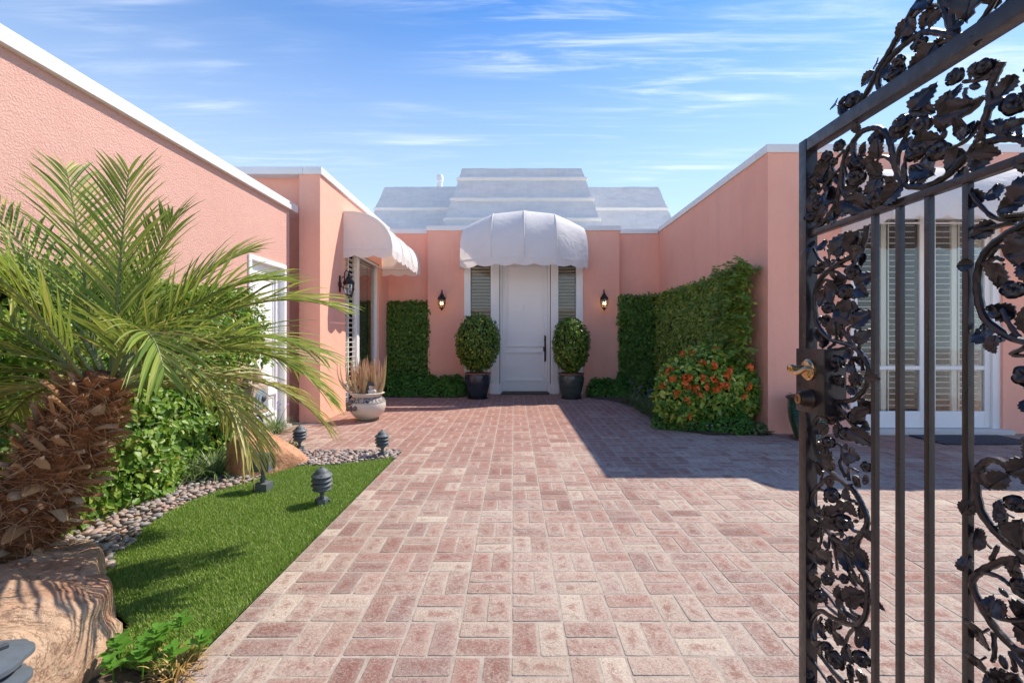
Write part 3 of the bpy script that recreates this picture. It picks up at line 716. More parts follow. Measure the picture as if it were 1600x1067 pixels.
def awning_side(name, label, p0, along, out, L, zb, zt, proj, nseg, closed=True):
    """quarter-round awning: starts at p0 on the wall, runs L along 'along', projects along 'out'"""
    root = empty(name, (p0[0], p0[1], zb-.15), label, 'awning')
    al, ou = Vector(along), Vector(out)
    def P(u, th, pad=0):
        fr = u*nseg; k = math.sin(math.pi*(fr-math.floor(fr)))
        sg = .032*k*math.sin(2*th) if 0 < th < math.pi/2 else 0
        return Vector((p0[0], p0[1], 0)) + al*(L*u) + ou*((proj-sg)*math.cos(th)**.85) + Vector((0,0,zb+(zt-zb-sg)*math.sin(th)**.95))
    m_ = MB(); NS = 12*nseg
    m_.grid([[tuple(P(i/NS, math.pi/2*j/16)) for i in range(NS+1)] for j in range(17)])
    for u in (0, 1):
        e = [P(u, math.pi/2*j/16) for j in range(17)]; w_ = Vector((p0[0], p0[1], 0)) + al*(L*u)
        m_.grid([[tuple(p) for p in e], [(w_.x, w_.y, p.z) for p in e]], smooth=False)
    cn = obj('canopy', m_, M_FABRIC, root)
    for k in range(0, nseg+1):
        m_ = MB(); m_.tube([tuple(P(k/nseg, math.pi/2*j/16)+ou*.004+Vector((0,0,.004))) for j in range(17)], .008, 6, flat=.6); obj('seam', m_, M_FABRIC, cn)
    m_ = MB(); n = int(L/.02); A=[];B_=[];D=[]
    for i in range(n+1):
        u = i/n; p = P(u, 0); d = .105+.045*abs(math.sin(math.pi*u*L/.30))**.8; wv = .006*math.sin(i*.3)
        A.append(tuple(p+ou*.005+Vector((0,0,.004)))); D.append(tuple(p+ou*(.005+wv)-Vector((0,0,d*.5)))); B_.append(tuple(p+ou*(.005+1.7*wv)-Vector((0,0,d))))
    m_.grid([A,D,B_])
    for u, sg in ((0,-1),(1,1)):
        A=[];B_=[]
        for i in range(41):
            p = P(u,0)-ou*(proj*i/40)+al*(sg*.005); d = .105+.045*abs(math.sin(math.pi*i/40*2.6))**.8
            A.append(tuple(p+Vector((0,0,.004)))); B_.append(tuple(p-Vector((0,0,d))))
        m_.grid([A,B_])
    obj('valance', m_, M_FABRIC, root)
    m_ = MB(); q = [P(0,0)-ou*proj, P(0,0)-ou*.02, P(1,0)-ou*.02, P(1,0)-ou*proj]
    for a,b in zip(q, q[1:]): m_.tube([tuple(a), tuple(b)], .011, 8)
    for k in range(nseg+1): m_.tube([tuple(P(k/nseg, math.pi/2*j/12)-ou*.02-Vector((0,0,.02))) for j in range(13)], .010, 6)
    m_.tube([tuple(P(0,0)-ou*proj+Vector((0,0,.0))), tuple(P(1,0)-ou*proj)], .012, 8)
    obj('awning_frame', m_, M_COPE, root)
awning_front()
awning_side('window_awning', 'white quarter-round awning on the left wing above the shuttered window', (XB+.006, 7.61), (0,1,0), (1,0,0), 2.24, 2.66, 3.27, .79, 3)
awning_side('window_awning', 'white awning seen through the iron gate, above the french doors', (4.16, YRN-.006), (1,0,0), (0,-1,0), 2.6, 2.66, 3.28, .79, 3)

# ------------------------------------------------------------------ wall lanterns
M_BULB = NT('lit_bulb'); M_BULB.b.inputs['Emission Color'].default_value = (1,.62,.25,1); M_BULB.b.inputs['Emission Strength'].default_value = 4; M_BULB = M_BULB.m
M_BULBOFF = simple('frosted_bulb', (.7,.68,.62), .3)
def lantern(loc, rotz, label, lit):
    """built facing -Y, wall behind at y=0; origin on the wall at the back plate"""
    root = empty('wall_lantern', (0,0,0), label, 'wall lantern', 'black iron wall lanterns')
    m_ = MB(); m_.lathe([(.055,-.018),(.055,-.004),(.045,0)], (0,0,0), 24, axis='y'); m_.box(-.022,.022,-.02,-.001,-.12,.14,bev=.006); obj('back_plate', m_, M_BLACK, root)
    m_ = MB(); pts = [(0,-.02,-.02),(0,-.06,-.05),(0,-.085,.0),(0,-.08,.1),(0,-.085,.19),(0,-.115,.225),(0,-.145,.20),(0,-.15,.165)]
    m_.tube(pts, [.011,.011,.010,.010,.009,.009,.008,.008], 8)
    m_.tube([(0,-.08,.1),(0,-.06,.13),(0,-.045,.115),(0,-.05,.095)], .006, 6); obj('arm', m_, M_BLACK, root)
    c = (0,-.15,0); n = 6
    m_ = MB(); m_.lathe([(.012,.175),(.02,.16),(.015,.145),(.03,.125),(.045,.10),(.05,.085),(.075,.065),(.088,.035),(.092,.02),(.085,.012)], c, 18); obj('roof', m_, M_BLACK, root)
    m_ = MB()
    gt, gb, zt, zb = .078, .05, .012, -.17
    for k in range(n):
        a = math.pi*2*k/n; m_.tube([(c[0]+gt*math.cos(a), c[1]+gt*math.sin(a), zt),(c[0]+.082*math.cos(a), c[1]+.082*math.sin(a), -.07),(c[0]+gb*math.cos(a), c[1]+gb*math.sin(a), zb)], .005, 5)
    for z, r in ((zt,gt),(-.07,.082),(zb,gb)):
        m_.tube([(c[0]+r*math.cos(a*math.pi/12), c[1]+r*math.sin(a*math.pi/12), z) for a in range(25)], .0045, 5)
    m_.lathe([(.052,-.168),(.05,-.18),(.03,-.195),(.012,-.205),(.016,-.22),(.004,-.235)], c, 16); obj('cage', m_, M_BLACK, root)
    m_ = MB(); m_.lathe([(.074,.010),(.079,-.07),(.047,-.168)], c, 6, close=False); obj('glass', m_, M_LGLASS, root)
    for dx in ((-.022,0),(.022,0)) if lit else ((0,0),):
        m_ = MB(); m_.lathe([(.008,-.165),(.008,-.10)], (c[0]+dx[0],c[1],0), 8); cd = obj('candle', m_, M_BULBOFF, root)
        m_ = MB(); m_.lathe([(.006,-.10),(.013,-.085),(.013,-.07),(.005,-.045),(.001,-.03)], (c[0]+dx[0],c[1],0), 10); obj('bulb', m_, M_BULB if lit else M_BULBOFF, root)
    root.location = loc; root.rotation_euler = (0,0,rotz); return root
lantern((-1.55, YF-.001, 2.03), 0, 'lit black wall lantern on the pink wall to the left of the front door', True)
lantern((1.94, YF-.001, 2.03), 0, 'lit black wall lantern on the pink wall to the right of the front door', True)
lantern((XB+.001, 7.45, 2.06), R(90), 'unlit black wall lantern on the left wing beside the shuttered window', False)

# ------------------------------------------------------------------ potted plants
def m_glaze(name, a, b, rough=.22):
    t = NT(name); P = t.coord(); f = t.noise(4, 5, .65, sc=(1,1,2.5)); c = t.ramp(f, [(.3,a),(.7,b)])
    c = t.mix(t.math('MULTIPLY', t.ramp(t.noise(60, 4, .7), [(.6,(0,0,0)),(.75,(1,1,1))]), .4), c, tuple(min(1,x*2+.03) for x in b))
    return t.set(c, rough, 0, t.bump(t.noise(15, 3), .2, .01), .6)
M_GBLUE = m_glaze('dark_blue_glaze', (.012,.018,.03), (.035,.045,.06)); M_GGREY = m_glaze('grey_green_glaze', (.035,.05,.045), (.075,.095,.085))
M_GGREEN = m_glaze('green_glaze', (.015,.055,.03), (.04,.11,.06)); M_RIM = simple('unglazed_rim', (.23,.10,.07), .7, bump=.2)
def scatter_ellipsoid(n, c, r, jitter=.12, shell=True, zmin=-1):
    P=[];N=[]
    while len(P) < n:
        d = rng.normal(size=3); d /= np.linalg.norm(d)
        if d[2] < zmin: continue
        k = 1 - abs(rng.normal())*jitter
        bump_ = 1 + .07*noise.noise(Vector(d*2.3)+Vector(c)) + .05*noise.noise(Vector(d*6)+Vector(c))
        P.append(np.array(c)+d*np.array(r)*k*bump_); N.append(d/np.array(r))
    return np.array(P), np.array(N)
def orient(N, droop=.5, wild=.6):
    n = len(N); N = N/np.linalg.norm(N,axis=1,keepdims=True)
    N2 = N + rng.normal(size=(n,3))*wild*.6
    T = rng.normal(size=(n,3)) + np.array([0,0,-droop*2])
    return N2, T
def topiary(x, y, rad, hgt, zc, label, pot_mat, potr, poth, seed, pl):
    root = empty('potted_topiary', (x,y,0), label, 'potted topiary', 'potted trees flanking the front door')
    m_ = MB(); a = potr
    m_.lathe([(a*.62,0),(a*.68,.012),(a*.80,poth*.25),(a*.95,poth*.6),(a*1.0,poth*.8),(a*.95,poth*.92),(a*.93,poth-.03),(a*.85,poth-.03),(a*.84,poth-.09),(.02,poth-.08)], (x,y,0), 40)
    p = obj('pot', m_, pot_mat, root)
    m_ = MB(); m_.lathe([(a*.94,poth-.035),(a*1.0,poth-.028),(a*1.0,poth-.004),(a*.96,poth),(a*.88,poth-.004),(a*.86,poth-.03)], (x,y,0), 40, close=False); obj('rim', m_, M_RIM, p)
    m_ = MB(); m_.lathe([(a*.78,.0),(a*.80,.004),(a*.80,.022),(a*.70,.024)], (x,y,0), 32); obj('saucer', m_, M_BLACK, root)
    m_ = MB(); r2 = random.Random(seed)
    for k in range(5):
        an = k*1.3; m_.tube([(x+.03*math.cos(an), y+.03*math.sin(an), poth-.1),(x+.02*math.cos(an+1), y+.02*math.sin(an+1), zc-hgt*.75),(x+.18*math.cos(an+.5), y+.18*math.sin(an+.5), zc-.1),(x+.25*math.cos(an+.3), y+.25*math.sin(an+.3), zc+.25)], [.022,.018,.012,.006], 6)
    obj('trunk', m_, M_TWIG, root)
    n = 4300
    P, N = scatter_ellipsoid(n, (x,y,zc), (rad,rad,hgt), .13)
    P += N/np.linalg.norm(N,axis=1,keepdims=True)*(.05*np.array([noise.noise(tuple(p*7)) for p in P]))[:,None]
    # squarer shape, narrower bottom
    z = (P[:,2]-zc)/hgt
    k = np.where(z < 0, 1-.10*z**2, 1+.05*z)*np.where(abs(z)>.5, 1+.12*(abs(z)-.5), 1)
    P[:,0] = x+(P[:,0]-x)*k; P[:,1] = y+(P[:,1]-y)*k
    N2, T = orient(N, .6, .8)
    leaf_cloud('foliage', P, N2, T, rng.uniform(.045,.080,n), LEAFQ, M_TOPI, root)
    bm = bmesh.new(); bmesh.ops.create_icosphere(bm, subdivisions=3, radius=1)
    for v in bm.verts: v.co = Vector((x+v.co.x*rad*.80, y+v.co.y*rad*.80, zc+v.co.z*hgt*.82)) + v.co*.05*noise.noise(v.co*3)
    m_ = MB(); m_.bm(bm,0,True); obj('inner_twigs', m_, M_CORE, root)
topiary(-.73, 9.42, .450, .59, 1.12, 'rounded topiary in the dark blue glazed pot to the left of the front door', M_GBLUE, .265, .52, 1, 0)
topiary(1.15, 9.42, .375, .56, 1.07, 'rounded topiary in the grey-green glazed pot to the right of the front door', M_GGREY, .265, .51, 2, 1)

# aloe pot
M_CREAM = NT('crackled_cream_glaze'); _t = M_CREAM
_vo = _t.node('ShaderNodeTexVoronoi', feature='DISTANCE_TO_EDGE'); _vo.inputs['Scale'].default_value = 55; _t.link(_t.coord(), _vo.inputs['Vector'])
_c = _t.mix(_t.noise(6,4), (.58,.53,.45), (.68,.63,.55)); _c = _t.mix(_t.math('MULTIPLY', _t.ramp(_vo.outputs[0], [(0,(1,1,1)),(.04,(0,0,0))]), .35), _c, (.35,.28,.22))
M_CREAM = _t.set(_c, .4, 0, None, .5)
M_FRIEZE = NT('frieze_relief'); _t = M_FRIEZE
_c = _t.ramp(_t.noise(45, 3, .6), [(.44,(.035,.035,.045)),(.56,(.42,.37,.33))]); M_FRIEZE = _t.set(_c, .55, 0, _t.bump(_t.noise(45,3), .8, .01))
ax, ay = -2.17, 6.92
al = empty('potted_aloe', (ax,ay,0), 'pinkish aloe in the bulbous cream glazed pot beside the left wing', 'potted plant')
m_ = MB(); m_.lathe([(.165,0),(.17,.03),(.155,.045),(.185,.06),(.245,.13),(.268,.20),(.262,.27),(.225,.325),(.205,.345),(.215,.375),(.245,.39),(.25,.40),(.235,.408),(.19,.40),(.185,.36),(.02,.355)], (ax,ay,0), 48)
ap = obj('pot', m_, M_CREAM, al)
m_ = MB(); m_.lathe([(.264,.272),(.240,.316),(.214,.338),(.208,.35)], (ax,ay,.0), 48, close=False); m_.v = [(ax+(v[0]-ax)*1.008, ay+(v[1]-ay)*1.008, v[2]) for v in m_.v]; obj('frieze_band', m_, M_FRIEZE, ap)
m_ = MB(); m_.lathe([(.172,.0),(.172,.028),(.158,.04)], (ax,ay,0), 48, close=False); m_.v = [(ax+(v[0]-ax)*1.01, ay+(v[1]-ay)*1.01, v[2]) for v in m_.v]; obj('foot_band', m_, simple('brown_band', (.16,.11,.06), .6), ap)
m_ = MB(); ra = random.Random(5)
for k in range(9):
    a = R(225+ra.uniform(-30,28)); z = .30 - ra.random()*.13 + .0; rr = .27-.02*abs(z-.2); bm = bmesh.new(); bmesh.ops.create_icosphere(bm, subdivisions=2, radius=.026+.01*ra.random())
    for v in bm.verts: v.co = v.co*(1+.3*noise.noise(v.co*60)) + Vector((ax+rr*math.cos(a), ay+rr*math.sin(a), z))
    m_.bm(bm,0,True)
obj('shell_garland', m_, simple('grey_shells', (.17,.13,.12), .8, var=.5, nscale=60, bump=.6), ap)
M_ALOE = NT('aloe_leaf'); _t = M_ALOE
_r = _t.rnd(); _z = _t.node('ShaderNodeSeparateXYZ'); _t.link(_t.coord(), _z.inputs[0])
_mr = _t.node('ShaderNodeMapRange'); _mr.inputs[1].default_value=.38; _mr.inputs[2].default_value=.95; _t.link(_z.outputs[2], _mr.inputs[0])
_c = _t.ramp(_r, [(0,(.40,.34,.13)),(.35,(.56,.40,.22)),(.6,(.62,.33,.20)),(.8,(.42,.34,.16)),(1,(.68,.52,.38))])
_c = _t.mix(_t.math('MULTIPLY', _mr.outputs[0], .55), _c, (.62,.27,.18)); _st = _t.noise(70,3,.5,sc=(1,1,.08)); _c = _t.mix(_t.math('MULTIPLY', _t.ramp(_st,[(.45,(0,0,0)),(.65,(1,1,1))]), .5), _c, (.25,.26,.08))
M_ALOE = _t.set(_c, .45, 0, None, .5)
for k in range(66):
    grp = k % 3; bxx = ax + (-.10, .0, .13)[grp] + ra.uniform(-.05,.05); byy = ay + ra.uniform(-.09,.09); a = ra.uniform(0, 2*math.pi); L = ra.uniform(.38,.60)
    lean = ra.uniform(.08,.48); out = Vector((math.cos(a), math.sin(a)*.8, 0))
    if k in (3, 9, 15): out = Vector((-1,-.25,0)); lean = (.62,.5,.72)[k//6]; L = .60; bxx = ax-.1
    if k in (20,): out = Vector((1,0,0)); lean = .42; L=.55
    pts=[]; rad=[]
    for s in range(9):
        u = s/8; o = lean*L*(1.5*u - .8*u*u) ; z = L*(u if lean < .4 else .85*u**1.5)
        pts.append((bxx+out.x*o+.01*math.sin(u*5+k), byy+out.y*o, .37+z+ (0 if lean<.4 else 0))); rad.append(.0265*(1-u**1.6)*(.75+.25*math.cos(u))+.0012)
    m_ = MB(); m_.tube(pts, rad, 6, flat=.5); obj('aloe_leaf', m_, M_ALOE, al)
# small figurine in the aloe pot
fg = empty('figurine', (ax+.10, ay-.12, .37), 'small dark and white bird figurine at the rim of the cream pot', 'figurine')
def blobmesh(parts, seed=0, sub=3):
    m_ = MB()
    for c, r in parts:
        bm = bmesh.new(); bmesh.ops.create_icosphere(bm, subdivisions=sub, radius=1)
        for v in bm.verts: v.co = Vector((c[0]+v.co.x*r[0], c[1]+v.co.y*r[1], c[2]+v.co.z*r[2]))
        m_.bm(bm,0,True)
    return m_
fx, fy = ax+.10, ay-.14
M_FIGD = simple('dark_grey_figurine', (.06,.06,.075), .5, var=.5, nscale=80); M_FIGW = simple('pale_figurine', (.55,.52,.48), .5, var=.2, nscale=50)
obj('body', blobmesh([((fx,fy,.425),(.045,.04,.06)),((fx+.045,fy,.43),(.03,.03,.035))]), M_FIGW, fg)
obj('head', blobmesh([((fx,fy-.005,.50),(.033,.033,.03))]), M_FIGW, fg)
obj('crest', blobmesh([((fx,fy-.005,.545),(.052,.045,.024)),((fx+.03,fy,.53),(.03,.03,.02))]), M_FIGD, fg)
obj('wing', blobmesh([((fx-.045,fy,.44),(.018,.035,.05))]), M_FIGD, fg)

# green ribbed pot on the right with a bird
gx, gy = 3.50, 5.58
gp = empty('ribbed_pot', (gx,gy,0), 'tall green ribbed pot standing by the right wing corner behind the gate post', 'plant pot')
prof = []
for i in range(46):
    u = i/45; r = .13+.085*math.sin(min(1,u*1.25)*math.pi/2)-.012*u; prof.append((r + (.0035 if i%2 else -.0035), .02+.46*u))
m_ = MB(); m_.lathe(prof+[(.195,.485),(.19,.42),(.02,.42)], (gx,gy,0), 40); pb = obj('pot', m_, M_GGREEN, gp)
m_ = MB(); m_.lathe([(.212,.478),(.226,.485),(.228,.505),(.215,.515),(.198,.508),(.195,.48)], (gx,gy,0), 40, close=False); obj('rim', m_, simple('maroon_rim', (.09,.035,.035), .35), pb)
m_ = MB(); m_.lathe([(.15,0),(.185,.012),(.19,.022),(.15,.018)], (gx,gy,0), 36); obj('saucer', m_, M_RIM, gp)
n=60; P=np.c_[gx+rng.uniform(-.15,.15,n), gy+rng.uniform(-.15,.15,n), .46+rng.uniform(0,.07,n)]; N2,T=orient(np.tile([0,0,1.],(n,1)),-.3); leaf_cloud('sprouts', P,N2,T,rng.uniform(.04,.07,n),LEAFQ,M_BASIL,gp)
bd = empty('bird_figurine', (gx-.12, gy-.12, .51), 'small black and white bird figurine perched on the green ribbed pot', 'figurine')
b0, b1 = gx-.08, gy-.15
obj('body', blobmesh([((b0,b1,.56),(.05,.035,.035)),((b0+.035,b1,.59),(.024,.022,.024))]), M_FIGW, bd)
m_ = blobmesh([((b0-.055,b1,.60),(.055,.016,.014)),((b0-.01,b1+.02,.60),(.045,.012,.03)),((b0+.035,b1,.607),(.025,.023,.014))]); m_.tube([(b0+.055,b1,.59),(b0+.085,b1,.585)],[.008,.001],6); obj('wing', m_, M_FIGD, bd)

# door mat by the french doors
M_MAT = NT('woven_mat'); _t = M_MAT; _w = _t.node('ShaderNodeTexWave'); _w.inputs['Scale'].default_value = 9; _w.inputs['Distortion'].default_value = 6; _t.link(_t.coord(), _w.inputs['Vector'])
M_MAT = _t.set(_t.ramp(_w.outputs['Fac'], [(.45,(.012,.013,.018)),(.6,(.09,.095,.12))]), .95, 0, _t.bump(_t.noise(300,2), .8, .004))
m_ = MB(); m_.box(4.86, 5.95, 5.28, 5.76, .004, .018, bev=.005); dm = obj('doormat', m_, M_MAT, label='dark patterned mat on the bricks in front of the french doors', cat='doormat')

# ------------------------------------------------------------------ pagoda path lights
def pagoda(loc, label, rot=0, lean=0):
    root = empty('path_light', (0,0,0), label, 'path light', 'grey pagoda path lights')
    S = 1.0
    m_ = MB(); m_.lathe([(.045,-.015),(.048,.0),(.050,.03),(.046,.048),(.030,.052)], (0,0,0), 6); m_.f = m_.f; obj('base', m_, M_LAMPGREY, root)
    m_ = MB(); m_.box(.035,.056,-.012,.012,.0,.036,bev=.003); m_.lathe([(.014,.05),(.012,.065),(.016,.085),(.022,.095),(.040,.108),(.052,.122)], (0,0,0), 20); obj('stem', m_, M_LAMPGREY, root)
    for z, r in ((.118,.064),(.150,.072),(.182,.072)):
        m_ = MB(); m_.lathe([(.044,z+.012),(.048,z+.008),(r,z-.006),(r+.002,z-.002),(r-.002,z+.005),(.052,z+.022),(.040,z+.026)], (0,0,0), 30, close=False); obj('shade_ring', m_, M_LAMPGREY, root)
    m_ = MB(); m_.lathe([(.044,.12),(.044,.215)], (0,0,0), 20); obj('lamp_glass', m_, simple('ribbed_lamp_glass', (.16,.17,.16), .3), root)
    m_ = MB(); m_.lathe([(.040,.200),(.072,.208),(.074,.213),(.068,.222),(.050,.232),(.046,.240),(.040,.252),(.024,.264),(.010,.270),(.008,.276),(.002,.281)], (0,0,0), 30)
    obj('cap', m_, M_LAMPGREY, root)
    for k in range(3):
        a = k*2.1+.6; m_ = MB(); m_.lathe([(.006,.222),(.006,.231)], (.060*math.cos(a), .060*math.sin(a), 0), 8); obj('screw', m_, M_LAMPGREY, root)
    root.location = loc; root.rotation_euler = (lean, 0, rot); return root
x, y = G(503,788); pagoda((x,y,.0), 'grey pagoda path light standing on the lawn near the brick edge', .3, R(2))
x, y = G(598,714); pagoda((x,y,.0), 'grey pagoda path light on pebbles where lawn meets the bricks', 1.1, R(-2))
x, y = G(468,704); pagoda((x,y,.0), 'grey pagoda path light beside the grassy tuft near the white side door', 2.0, R(1))

# flood light on the lawn
fx, fy = G(411,768); fl = empty('flood_light', (fx,fy,0), 'grey flood light on a short stem aimed at the orange boulder', 'flood light')
m_ = MB(); m_.box(fx-.05,fx+.055,fy-.055,fy+.055,-.01,.075,bev=.012); obj('junction_box', m_, M_LAMPGREY, fl)
m_ = MB(); m_.tube([(fx,fy,.07),(fx,fy,.12),(fx-.004,fy,.13),(fx-.01,fy,.19)], [.016,.016,.012,.012], 10); m_.lathe([(.022,.085),(.022,.105)], (fx,fy,0), 12); obj('stem', m_, M_LAMPGREY, fl)
m_ = MB(); rows=[]
for i in range(13):
    a = math.pi*i/12 ; rows.append([(fx-.06-.0+.0, 0, 0)])
def hood(x0, x1, z0, h, yc, wd, t):
    out = []
    prof = [(-wd, 0)] + [(-wd*math.cos(math.pi*i/14)**1 if 0 else -wd+2*wd*i/14, h*(1-abs(-1+2*i/14)**2.6)*.35+h*.65) for i in range(15)] + [(wd, 0)]
    m_ = MB(); A = [(x0, yc+p[0], z0+p[1]) for p in prof]; B = [(x1, yc+p[0], z0+p[1]*1.04) for p in prof]
    m_.grid([A,B]); m_.grid([[ (x1-.001, yc+p[0], z0+p[1]*1.04) for p in prof],[(x1-.012, yc+p[0]*.93, z0+p[1]*.94) for p in prof]]); m_.add(A, [tuple(range(len(A)))]); 
    m_.add([(x0,yc-wd,z0),(x1,yc-wd,z0),(x1,yc+wd,z0),(x0,yc+wd,z0)], [(0,1,2,3)]); m_.add([(x1-.02, yc+p[0]*.93, z0+p[1]*.95) for p in prof], [tuple(range(len(prof)))]); return m_
obj('lamp_head', hood(fx-.085, fx+.07, .17, .135, fy, .055, .004), M_LAMPGREY, fl, sharp=50)

# shell shaped light on the front boulder, bottom left
sx, sy, sz = -1.40, 1.20, .30
sh = empty('shell_light', (sx,sy,sz), 'grey scallop-shell garden light resting on the near boulder', 'garden light')
M_SHELL = simple('blue_grey_metal', (.13,.16,.19), .5, .3, var=.3, nscale=20, bump=.3, bscale=90)
for k, (dx, dy, dz, s, nm) in enumerate(((0,0,.07,1.0,'upper_shell'),(.045,-.05,.035,1.0,'middle_shell'),(.05,-.11,.0,1.0,'lower_shell'))):
    rows=[]
    for i in range(13):
        u = i/12; row=[]
        for j in range(41):
            v = j/40*2-1; a = v*1.15; r = s*.22*u*(1+.035*abs(math.cos(a*5.2)))
            row.append((sx+dx-.13+r*math.cos(a)*1.05, sy+dy+r*math.sin(a)*.8, sz+dz-.045*u*u+.05*u*(1-v*v)*.6))
        rows.append(row)
    m_ = MB(); m_.grid(rows); m_.grid([[ (p[0],p[1],p[2]-.012) for p in row] for row in rows]); m_.grid([rows[-1], [(p[0],p[1],p[2]-.012) for p in rows[-1]]]); obj(nm, m_, M_SHELL, sh)
m_ = MB(); m_.tube([(sx-.14,sy-.05,sz+.10),(sx-.06,sy-.09,sz+.105),(sx+.03,sy-.05,sz+.10),(sx+.07,sy+.03,sz+.095)], .007, 8)
m_.box(sx-.02,sx+.01,sy-.095,sy-.065,sz+.085,sz+.115,bev=.004); m_.box(sx-.15,sx-.125,sy-.07,sy-.04,sz+.085,sz+.115,bev=.004); m_.lathe([(.03,-.07),(.03,.06)], (sx-.05,sy-.03,sz), 12); obj('bracket', m_, simple('dark_fitting', (.035,.04,.05), .4), sh)

# tiny dark light in the bed to the right of the entrance
x, y = G(938,618); m_ = MB(); m_.lathe([(.03,0),(.035,.12),(.075,.13),(.08,.15),(.05,.19),(.02,.21)], (x,y+.1,.02), 16)
sl = obj('bed_light', m_, M_LAMPGREY, label='small dark garden light among low plants right of the entrance', cat='garden light')

# beige plastic box with handle on the garage wall beside the side door
hx_, hy_, hz_ = XA+.03, 5.33, .34
hr = empty('hose_reel_box', (hx_,hy_,hz_), 'beige plastic box with carrying handle and arched grey door on the garage wall', 'hose box')
M_BEIGE = simple('beige_plastic', (.46,.37,.28), .45, var=.06, bump=.1); M_BGREY = simple('blue_grey_plastic', (.27,.33,.36), .4, var=.08)
def profile_box(pts, x0, x1, mat, name, parent, hole=None):
    """outline in the (y, z) plane extruded along x"""
    bm = bmesh.new(); a = [bm.verts.new((x0, y, z)) for y, z in pts]; f = bm.faces.new(a)
    r = bmesh.ops.extrude_face_region(bm, geom=[f]); 
    for v in r['geom']:
        if isinstance(v, bmesh.types.BMVert): v.co.x = x1
    bmesh.ops.bevel(bm, geom=[e for e in bm.edges if abs(e.verts[0].co.x-e.verts[1].co.x) < 1e-5], offset=.012, segments=3, affect='EDGES')
    m_ = MB(); m_.bm(bm,0,False); return obj(name, m_, mat, parent, sharp=45)
W = .17
body = [(hy_-W,hz_),(hy_+W,hz_),(hy_+W,hz_+.27),(hy_+W*.82,hz_+.34),(hy_-W*.82,hz_+.34),(hy_-W,hz_+.27)]
profile_box(body, hx_+.02, hx_+.22, M_BEIGE, 'body', hr)
m_ = MB(); m_.tube([(hx_+.12,hy_-W*.72,hz_+.33),(hx_+.12,hy_-W*.55,hz_+.46),(hx_+.12,hy_-W*.25,hz_+.52),(hx_+.12,hy_+W*.25,hz_+.52),(hx_+.12,hy_+W*.55,hz_+.46),(hx_+.12,hy_+W*.72,hz_+.33)], [.045,.036,.032,.032,.036,.045], 12, flat=1.6); obj('carrying_handle', m_, M_BEIGE, hr)
arch = [(hy_-W*.72,hz_+.06),(hy_+W*.72,hz_+.06)] + [(hy_+W*.72*math.cos(math.pi*i/12), hz_+.19+.10*math.sin(math.pi*i/12)) for i in range(13)]
pn = profile_box(arch, hx_+.215, hx_+.235, M_BGREY, 'arched_door', hr)
arch2 = [(hy_+(y_-hy_)*.72, hz_+.17+(z_-hz_-.17)*.72) for y_, z_ in arch]; profile_box(arch2, hx_+.232, hx_+.245, M_BGREY, 'inner_panel', pn)
m_ = MB(); m_.lathe([(.032,.0),(.038,.014),(.02,.028)], (hx_+.243,hy_,hz_+.18), 20, axis='x'); obj('latch', m_, simple('dark_latch', (.06,.07,.08), .4), pn)
m_ = MB()
for k in range(3): m_.tube([(hx_+.14+.04*math.cos(a/6), hy_+.05+(.13+.02*k)*math.sin(a/6)*.8, hz_-.02-.10*k*.5-.12*(1+math.cos(a/6))*.5) for a in range(0,38)], .010, 6)
m_.tube([(hx_+.1,hy_+.05,hz_+.02),(hx_+.1,hy_+.06,hz_-.12),(hx_+.08,hy_+.1,hz_-.36)], .014, 8); obj('hose', m_, M_BLACK, hr)
m_ = MB(); m_.lathe([(.045,.0),(.05,.02),(.05,.07),(.04,.08)], (XA+.1,hy_-.24,hz_+.30), 18, axis='y'); m_.tube([(XA,hy_-.24,hz_+.3),(XA+.1,hy_-.24,hz_+.3),(XA+.14,hy_-.18,hz_+.22)], .014, 8); obj('spool_hub', m_, M_BLACK, hr)
# ------------------------------------------------------------------ climbing hedges
def wall_leaves(n, fn, out, size, wild=.5, droop=.8):
    """fn(k) -> position on the surface"""
    P = np.array([fn() for _ in range(n)]); N = np.tile(np.array(out, float), (n,1)) + rng.normal(size=(n,3))*wild
    T = rng.normal(size=(n,3))*.7 + np.array([0,0,-droop]) + np.array(out)*.35
    return P, N, T, rng.uniform(size[0], size[1], n)
def bump2(a, b, s): return noise.noise((a, b, s))
def slab_core(name, boxes, parent):
    m_ = MB()
    for (x0,x1,y0,y1,z0,z1,ax_,sg) in boxes:
        n1, n2 = 26, 22; rows=[]
        for i in range(n1+1):
            row=[]
            for j in range(n2+1):
                u, v = i/n1, j/n2; z = z0+(z1-z0)*v; e = min(u,1-u,1-v)*8; e = max(0,min(1,e))**.5
                if ax_ == 'y': x = x0+(x1-x0)*u; row.append((x, (y1 if sg<0 else y0) + sg*(abs(y1-y0))*e*(.9+.3*bump2(x*5,z*5,1)), z))
                else: y = y0+(y1-y0)*u; row.append(((x1 if sg<0 else x0) + sg*abs(x1-x0)*e*(.9+.3*bump2(y*5,z*5,2)), y, z))
            rows.append(row)
        m_.grid(rows)
    obj(name, m_, M_CORE, parent)
hl = empty('climbing_hedge', (-2.25, YREC-.05, 0), 'flat dark green creeper hedge on the wall between left wing and left lantern', 'hedge')
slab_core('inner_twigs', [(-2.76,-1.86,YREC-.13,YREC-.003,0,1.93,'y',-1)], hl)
def f1():
    x = rng.uniform(-2.77,-1.84); z = rng.uniform(.02,1.99)
    if z > 1.95+.06*bump2(x*9,0,3): z -= .1
    return (x, YREC-.13-.06*abs(rng.normal())*.6-.05*bump2(x*4,z*4,0), z)
P,N,T,S = wall_leaves(4800, f1, (0,-1,.35), (.045,.085)); leaf_cloud('foliage', P,N,T,S,LEAFQ,M_IVY,hl)
